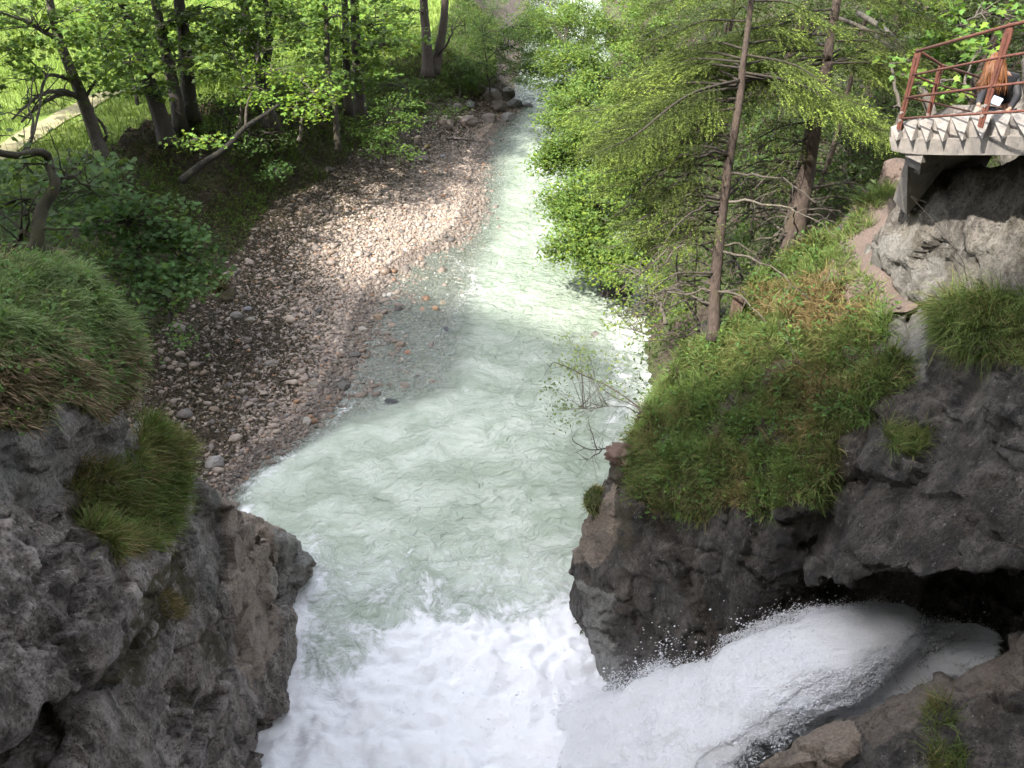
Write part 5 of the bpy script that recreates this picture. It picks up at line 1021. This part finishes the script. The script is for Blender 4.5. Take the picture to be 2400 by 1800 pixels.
# pier
def hullmesh(pts, col=(.5, .5, .5)):
    bm = bmesh.new(); vv = [bm.verts.new(tuple(p)) for p in pts]; bmesh.ops.convex_hull(bm, input=vv); bmesh.ops.triangulate(bm, faces=bm.faces[:])
    bm.verts.ensure_lookup_table(); bm.verts.index_update(); V = np.array([v.co[:] for v in bm.verts]); Fx = np.array([[v.index for v in f.verts] for f in bm.faces]); bm.free(); return V, Fx
fr = PT([(2128, 355, 13.0), (2235, 362, 13.1), (2180, 420, 13.4), (2125, 505, 13.9), (2093, 468, 14.1)]); mb = MB(); V, Fx = hullmesh(np.vstack([fr, fr + [.5, .7, -.1]])); mb.add(V, Fx); kid('pier', mb, CONC, st, smooth=False)
# railing
rl = root('railing', P(2108, 300, 12.45), 'rusty brown steel railing with flat posts and four round bars on the stairs', 'railing')
def post(b, t, w0=.05, w1=.10):
    b, t = np.array(b), np.array(t); mb = MB(); n = 8; s = np.linspace(0, 1, n); ax = unit(np.array([[.25, -.97, 0.]]))[0]; th_ = np.array([.97, .25, 0]) * .007
    w = np.interp(s, [0, .6, .9, 1], [w0, w0 * 1.1, w1, w1 * .6]) / 2 + .02; ctr = b + (t - b) * s[:, None]
    V = np.concatenate([ctr + ax * w[:, None] + th_, ctr - ax * w[:, None] + th_, ctr - ax * w[:, None] - th_, ctr + ax * w[:, None] - th_]).reshape(4, n, 3).transpose(1, 0, 2).reshape(-1, 3)
    q = [(i * 4 + j, i * 4 + (j + 1) % 4, (i + 1) * 4 + (j + 1) % 4, (i + 1) * 4 + j) for i in range(n - 1) for j in range(4)]; mb.add(V, [np.array(q), np.array([[3, 2, 1, 0], [(n - 1) * 4 + k for k in range(4)]])])
    # flange
    f2 = V.copy(); mb.tube([b - th_ * 2, t - th_ * 2 - [0, 0, .1]], [.016, .016], 4); o = kid('post', mb, RUST, rl, smooth=False)
    for z in (.12, .22): 
        bt = MB(); c = b + (t - b) * z; bt.tube([c - th_ * 4, c + th_ * 4], [.022, .022], 8); bo = kid('bolt', bt, BOLT, rl, smooth=False)
        bo.parent = o
    return b, t
b1, t1 = P(2106, 303, 12.4), P(2154, 116, 12.4 - .64); b2, t2 = P(2297, 298, 10.95), P(2370, 55, 10.25); b3, t3 = P(2168, 300, 13.8), P(2207, 150, 13.2); b4, t4 = P(2480, 290, 9.6), P(2570, 10, 8.9)
for a, b in ((b1, t1), (b2, t2), (b4, t4)): post(a, b)
post(b3, t3, .045, .085); b5, t5 = P(2330, 330, 15), P(2360, 200, 14.4); post(b5, t5, .045, .085)
for f_, r in ((.985, .022), (.69, .017), (.41, .017), (.14, .017)):
    a, b, c = [x + (y - x) * f_ for x, y in ((b1, t1), (b2, t2), (b4, t4))]; mb = MB(); mb.tube([a + (a - b) * .03, b, c + (c - b) * .1], r, 8); kid('rail', mb, RUST, rl)
    d = b3 + (t3 - b3) * f_; e = b5 + (t5 - b5) * f_; mb = MB(); mb.tube([a, d, e], r * .85, 8); kid('rail', mb, RUST, rl)
# ------------------------------------------------------------------ person on the stairs
def skin(name, verts, edges, mat, parent, sub=2, loc=None):
    me = bpy.data.meshes.new(name); me.from_pydata([tuple(v[0]) for v in verts], edges, []); o = bpy.data.objects.new(name, me); C.objects.link(o)
    md = o.modifiers.new('s', 'SKIN'); md.use_smooth_shade = True
    for i, v in enumerate(verts): me.skin_vertices[0].data[i].radius = (v[1], v[2] if len(v) > 2 else v[1])
    me.skin_vertices[0].data[0].use_root = True; ss = o.modifiers.new('u', 'SUBSURF'); ss.levels = sub; ss.render_levels = sub
    dg = bpy.context.evaluated_depsgraph_get(); dg.update(); m2 = bpy.data.meshes.new_from_object(o.evaluated_get(dg)); bpy.data.objects.remove(o)
    m2.materials.clear(); m2.materials.append(mat); p2 = bpy.data.objects.new(name, m2); C.objects.link(p2); m2.polygons.foreach_set('use_smooth', np.ones(len(m2.polygons), bool))
    if parent: p2.parent = parent; p2.matrix_parent_inverse = parent.matrix_basis.inverted()
    return p2
def plain(name, col, rough=.8):
    n = NT(name); a = n.noise(30, 4, .6, n.pos()); return n.done(n.pbsdf(Base_Color=n.mix(a, tuple(c * .7 for c in col), col), Roughness=rough, Normal=n.bump(a, .3, .01)))
SKIN_M, JACK, TROU, HAIR_M, BOOT = plain('skin', (.42, .24, .17), .5), plain('black_jacket', (.018, .018, .022), .7), plain('dark_trousers', (.02, .022, .03), .85), plain('auburn_hair', (.42, .16, .045), .5), plain('boot', (.02, .017, .015))
J = {k: P(*v) for k, v in dict(pel=(2348, 262, 12.5), wa=(2350, 228, 12.4), ch=(2350, 190, 12.2), ne=(2344, 166, 12.1), he=(2338, 148, 12.0), hd=(2335, 136, 11.98), ls=(2318, 182, 12.15), le=(2300, 222, 12.1), lw=(2293, 246, 11.95), lh=(2291, 256, 11.9),
     rs=(2380, 182, 12.25), re=(2385, 226, 12.2), rw=(2366, 256, 12.05), rh=(2358, 263, 12.), lhip=(2336, 272, 12.45), lk=(2318, 300, 12.1), la=(2336, 318, 12.9), lf=(2330, 326, 12.75), rhip=(2360, 272, 12.5), rk=(2372, 302, 12.2), ra=(2370, 318, 13.0), rf=(2364, 326, 12.85)).items()}
pr = root('person', J['la'], 'person with long auburn hair in black clothes leaning forward on the concrete stairs', 'person')
bodyv = [(J['pel'], .13, .11), (J['wa'], .12, .10), (J['ch'], .14, .11), (J['ne'], .05), (J['he'], .085, .095), (J['hd'], .06), (J['ls'], .06), (J['le'], .042), (J['lw'], .028), (J['rs'], .06), (J['re'], .042), (J['rw'], .028),
         (J['lhip'], .09), (J['lk'], .065), (J['la'], .042), (J['lf'], .035), (J['rhip'], .09), (J['rk'], .065), (J['ra'], .042), (J['rf'], .035), (J['lh'], .036, .02), (J['rh'], .036, .02)]
bodye = [(0, 1), (1, 2), (2, 3), (3, 4), (4, 5), (2, 6), (6, 7), (7, 8), (2, 9), (9, 10), (10, 11), (0, 12), (12, 13), (13, 14), (14, 15), (0, 16), (16, 17), (17, 18), (18, 19), (8, 20), (11, 21)]
for hnd, wr in ((20, 8), (21, 11)):
    h0 = np.array(bodyv[hnd][0]); dr = unit((h0 - bodyv[wr][0])[None])[0]; sd_ = unit(np.cross(dr, [0, 0, 1.])[None])[0]
    for k, (o, L) in enumerate(((-.028, .05), (-.01, .065), (.01, .06), (.027, .045))):
        i = len(bodyv); a = h0 + sd_ * o + dr * .03; bodyv += [(a, .009), (a + dr * L * .6 + [0, 0, -.01], .008), (a + dr * L * .8 + [0, 0, -.035], .007)]; bodye += [(hnd, i), (i, i + 1), (i + 1, i + 2)]
    i = len(bodyv); bodyv += [(h0 - sd_ * .04 + dr * .0, .01), (h0 - sd_ * .055 + dr * .03 + [0, 0, -.015], .008)]; bodye += [(hnd, i), (i, i + 1)]
skin('body', bodyv, bodye, SKIN_M, pr)
jv = [(J['wa'] * .6 + J['pel'] * .4, .15, .125), (J['wa'], .14, .12), (J['ch'], .16, .13), (J['ne'] * .7 + J['ch'] * .3, .075), (J['ls'], .078), (J['le'], .056), (J['lw'], .04), (J['rs'], .078), (J['re'], .056), (J['rw'], .04)]
skin('jacket', jv, [(0, 1), (1, 2), (2, 3), (2, 4), (4, 5), (5, 6), (2, 7), (7, 8), (8, 9)], JACK, pr)
tv = [(J['pel'], .145, .125), (J['lhip'], .105), (J['lk'], .078), (J['la'], .055), (J['rhip'], .105), (J['rk'], .078), (J['ra'], .055)]
skin('trousers', tv, [(0, 1), (1, 2), (2, 3), (0, 4), (4, 5), (5, 6)], TROU, pr)
for a, b in (('la', 'lf'), ('ra', 'rf')): skin('boot', [(J[a], .055), (J[b], .048)], [(0, 1)], BOOT, pr)
rng = np.random.RandomState(9); hb = MB(); hc = J['he'] * .5 + J['hd'] * .5
for k in range(260):
    a = rng.rand() * 6.28; r0_ = rng.rand() ** .5; e0 = hc + np.array([math.cos(a) * .095 * r0_, math.sin(a) * .095 * r0_, .095 * math.sqrt(1 - r0_ ** 2) + .015])
    e1 = hc + np.array([math.cos(a) * .12, math.sin(a) * .115, -.02]); e2 = e1 + np.array([.03 * math.cos(a), -.06 + .02 * rng.normal(), -.16]); e3 = e2 + np.array([.03 * rng.normal() + .02 * math.cos(a), -.04 + .03 * rng.normal(), -.12 - .1 * rng.rand()])
    cc = np.array([.13, .05, .017]) * (.5 + .9 * rng.rand()); hb.tube(spline([e0, e1, e2, e3], 9), np.linspace(.008, .003, 9), 4, cc)
nh = NT('hair'); HM = nh.done(nh.pbsdf(Base_Color=nh.attr('Col'), Roughness=.45)); kid('hair', hb, HM, pr)
fm_ = MB(); c = P(2336, 236, 11.9); fm_.box(c, (.13, .02, .10), (.5, .58, .8), rot=[[.93, .2, .3], [-.2, .98, 0], [-.3, 0, .95]])
for k in range(3): fm_.box(c + [0.003, -.012, .02 - .02 * k], (.1, .004, .006), (.75, .8, .9), rot=[[.93, .2, .3], [-.2, .98, 0], [-.3, 0, .95]])
nf = NT('folded_paper'); link('folded_map', fm_.mesh('folded_map', nf.done(nf.pbsdf(Base_Color=nf.attr('Col'), Roughness=.7)), False), label='pale blue folded sheet held at the waist of the person on the stairs', cat='leaflet')

# ------------------------------------------------------------------ path between slope and wall, twigs
tp = spline(PT([(2140, 385, 18.6), (2075, 440, 17.6), (2050, 500, 16.7), (2000, 575, 16.1), (2010, 620, 15.5), (2080, 680, 14.7), (2130, 720, 14.1)]), 50)
dep = bpy.context.evaluated_depsgraph_get(); dep.update()
def drop(p, objs=(slopeR,)):
    best = None
    for o in objs:
        ok, loc, nr, ix = o.ray_cast(Vector((float(p[0]), float(p[1]), 14.)), Vector((0, 0, -1)))
        if ok and (best is None or loc.z > best): best = loc.z
    return best
dd = np.gradient(tp, axis=0); dd[:, 2] = 0; dd = unit(dd); sn_ = np.stack([-dd[:, 1], dd[:, 0], 0 * dd[:, 0]], 1); V = []
wsd = np.linspace(-.38, .38, 9)
for i in range(50):
    for w_ in wsd * (1 + .25 * math.sin(i * .7)):
        p = tp[i] + sn_[i] * w_; z = drop(p); V.append([p[0], p[1], (z if z is not None else p[2]) + .035 - .03 * abs(w_)])
V = np.array(V).reshape(50, 9, 3); zz = V[..., 2].copy()
for _ in range(3): zz[1:-1] = np.maximum(zz[1:-1], (zz[:-2] + zz[2:]) / 2); zz[:, 1:-1] = np.maximum(zz[:, 1:-1], (zz[:, :-2] + zz[:, 2:]) / 2)
V[..., 2] = zz + .03; V = V.reshape(-1, 3); V[:, 2] += .02 * fbm(V * 4, 3); k = (np.arange(49)[:, None] * 9 + np.arange(8)[None]).ravel()
link('footpath', mesh('footpath', V, [np.stack([k, k + 9, k + 10, k + 1], 1)], mats=mat_ground('trail_b', 'trail')), label='narrow reddish dirt path below the rock wall', kind='structure')
def twig(name, lb, cat, lines, col=(.11, .085, .07), leafat=(), lcol_=(.12, .2, .05), lsz=.08, nl=16, seed=0, r=.02):
    global rng
    rng = np.random.RandomState(300 + seed); rt = root(name, P(*lines[0][0]), lb, cat); tb = MB(); cb = MB()
    for li, ln_ in enumerate(lines):
        q = wob(pu(ln_), 18, .05, seed + li); r_ = r * (1 if li == 0 else .6); tb.tube(q, np.linspace(r_, r_ * .2, 18), 5, col)
        for _ in range(9):
            j = rng.randint(4, 18); d = unit((q[j] - q[j - 3] + rng.normal(size=3) * .25)[None])[0] + rng.normal(size=3) * .45; L = .15 + .4 * rng.rand()
            e = q[j] + d * L; tb.tube(wob([q[j], (q[j] + e) / 2, e], 6, .04, j), np.linspace(r_ * .3, .002, 6), 3, col)
            if leafat and rng.rand() < .5: leaves(cb, e + rng.normal(size=(4, 3)) * .07, lsz, 'oval', lcol(4, lcol_), tilt=.6)
    for (u, v, t, s, n) in leafat:
        for _ in range(n):
            c = P(u, v, t) + rng.normal(size=3) * s; leaves(cb, c + rng.normal(size=(nl, 3)) * np.array([.13, .13, .06]), lsz, 'oval', lcol(nl, lcol_, c=None), tilt=.6)
            j = rng.randint(8, 18); tb.tube(wob([q[j], (q[j] + c) / 2, c], 5, .05, _), np.linspace(.006, .002, 5), 3, col)
    kid('branches', tb, BARK, rt)
    if cb.n: kid('leaves', cb, LEAF, rt, smooth=False)
twig('bush', 'sparse leafy bush reaching out over the water from the slope edge', 'bush', [[(1512, 965, 18.4), (1440, 915, 18.6), (1370, 880, 18.9), (1300, 850, 19.3), (1290, 860, 19.4)], [(1505, 960, 18.4), (1440, 930, 18.5), (1400, 900, 18.8), (1385, 850, 19), (1375, 830, 19)], [(1500, 970, 18.4), (1450, 950, 18.5), (1390, 960, 18.7), (1360, 955, 18.8)]],
     leafat=((1370, 830, 19.2, .16, 7), (1340, 870, 19.3, .14, 5), (1300, 920, 19.4, .12, 4), (1305, 960, 19.4, .12, 4), (1420, 870, 18.9, .18, 6), (1350, 800, 19.4, .12, 4), (1460, 900, 18.6, .15, 4), (1330, 970, 19.3, .1, 2)), lcol_=(.15, .22, .08), seed=1)
twig('dead_branch', 'bare forked dead branch jutting over the water below the bush', 'branch', [[(1470, 1060, 17.9), (1440, 1050, 18), (1400, 1055, 18.1), (1350, 1040, 18.3), (1340, 1020, 18.3)], [(1400, 1055, 18.1), (1385, 1010, 18.2), (1378, 975, 18.3)], [(1410, 1055, 18.1), (1380, 1075, 18.2), (1350, 1060, 18.3)]], col=(.08, .045, .04), seed=2, r=.022)
twig('dead_branch', 'dark root hanging down from the slope edge above the pool', 'branch', [[(1475, 1080, 17.7), (1460, 1120, 17.7), (1440, 1160, 17.8), (1425, 1190, 17.9)]], col=(.06, .04, .03), seed=3, r=.025)
twig('dead_branch', 'thin bare shoot leaning across the rock wall under the stairs', 'branch', [[(2265, 690, 13.0), (2262, 640, 12.9), (2255, 610, 12.9), (2190, 520, 13), (2135, 460, 13.1)], [(2265, 690, 13), (2245, 640, 13), (2235, 620, 13)]], col=(.09, .075, .065), seed=4, r=.011)
twig('small_tree', 'crooked small bare tree with two thin stems left of the slender spruce', 'tree', [[(1655, 830, 17.6), (1640, 760, 17.7), (1600, 690, 17.9), (1585, 620, 18), (1600, 560, 18.1), (1612, 520, 18.1)], [(1632, 735, 17.7), (1628, 680, 17.8), (1632, 600, 17.9), (1635, 540, 18)], [(1640, 770, 17.7), (1600, 790, 17.8), (1520, 800, 18), (1470, 790, 18.2)], [(1640, 760, 17.7), (1590, 780, 17.8), (1500, 780, 18.1), (1450, 740, 18.4)]],
     leafat=((1600, 700, 18.2, .25, 6), (1540, 660, 18.6, .3, 8), (1480, 700, 18.8, .25, 6), (1450, 740, 18.8, .2, 5)), lcol_=(.14, .2, .05), col=(.085, .065, .055), seed=5, r=.035)
twig('dead_branch', 'thin fallen twig lying across the middle of the grassy slope', 'branch', [[(1840, 790, 15.3), (1880, 860, 14.9), (1900, 880, 14.8), (1920, 890, 14.7)], [(1780, 850, 15.4), (1800, 880, 15.3), (1770, 920, 15.3)]], col=(.15, .12, .1), seed=6, r=.008)
mo = MB(); V, Fc = lump(P(1400, 1172, 18.15), (.26, .2, .2), 44, .5); mo.add(V, Fc, (.05, .055, .02)); pp, nn2 = scatter(V, Fc, 1500); blades(mo, pp, nn2, .12, .008, gcol(pp, .3 + 0 * pp[:, 0]))
link('moss_cushion', mo.mesh('moss_cushion', GRASS), label='round tuft of mossy grass on the tip of the rock nose', cat='moss cushion')
mo = MB(); V, Fc = lump(P(1462, 1070, 17.8), (.28, .26, .2), 45, .6); mo.add(V, Fc, (.11, .06, .045)); link('clod', mo.mesh('clod', STONE), label='reddish clod of earth and roots at the slope edge', cat='clod of earth')
st2 = MB(); b = P(1720, 770, 17.2) ; V, Fc = lump(P(1727, 735, 17.0), (.13, .13, .42), 46, .35); st2.add(V, Fc, (.16, .1, .075)); link('stump', st2.mesh('stump', BARK), label='broken reddish tree stump at the top of the grassy slope', cat='stump')
# plants on the slopes
pl_ = MB()
for (V_, f_, poly, N_) in ((VRc, FRc, SLP, 9), (VLc, FLc, HUMP, 10)):
    p, n = patch(V_, f_, poly, N_ * 1.6, up=.0)
    for c, nr in zip(p, n):
        k = rng.randint(4, 12); o = rng.normal(size=(k, 3)) * .09; leaves(pl_, c + nr * .2 + o, .085, 'oval', lcol(k, (.085, .18, .05)), tilt=.6)
link('wildflowers', pl_.mesh('wildflowers', LEAF, False), label='small broad leafed herbs growing among the slope grass', kind='stuff')
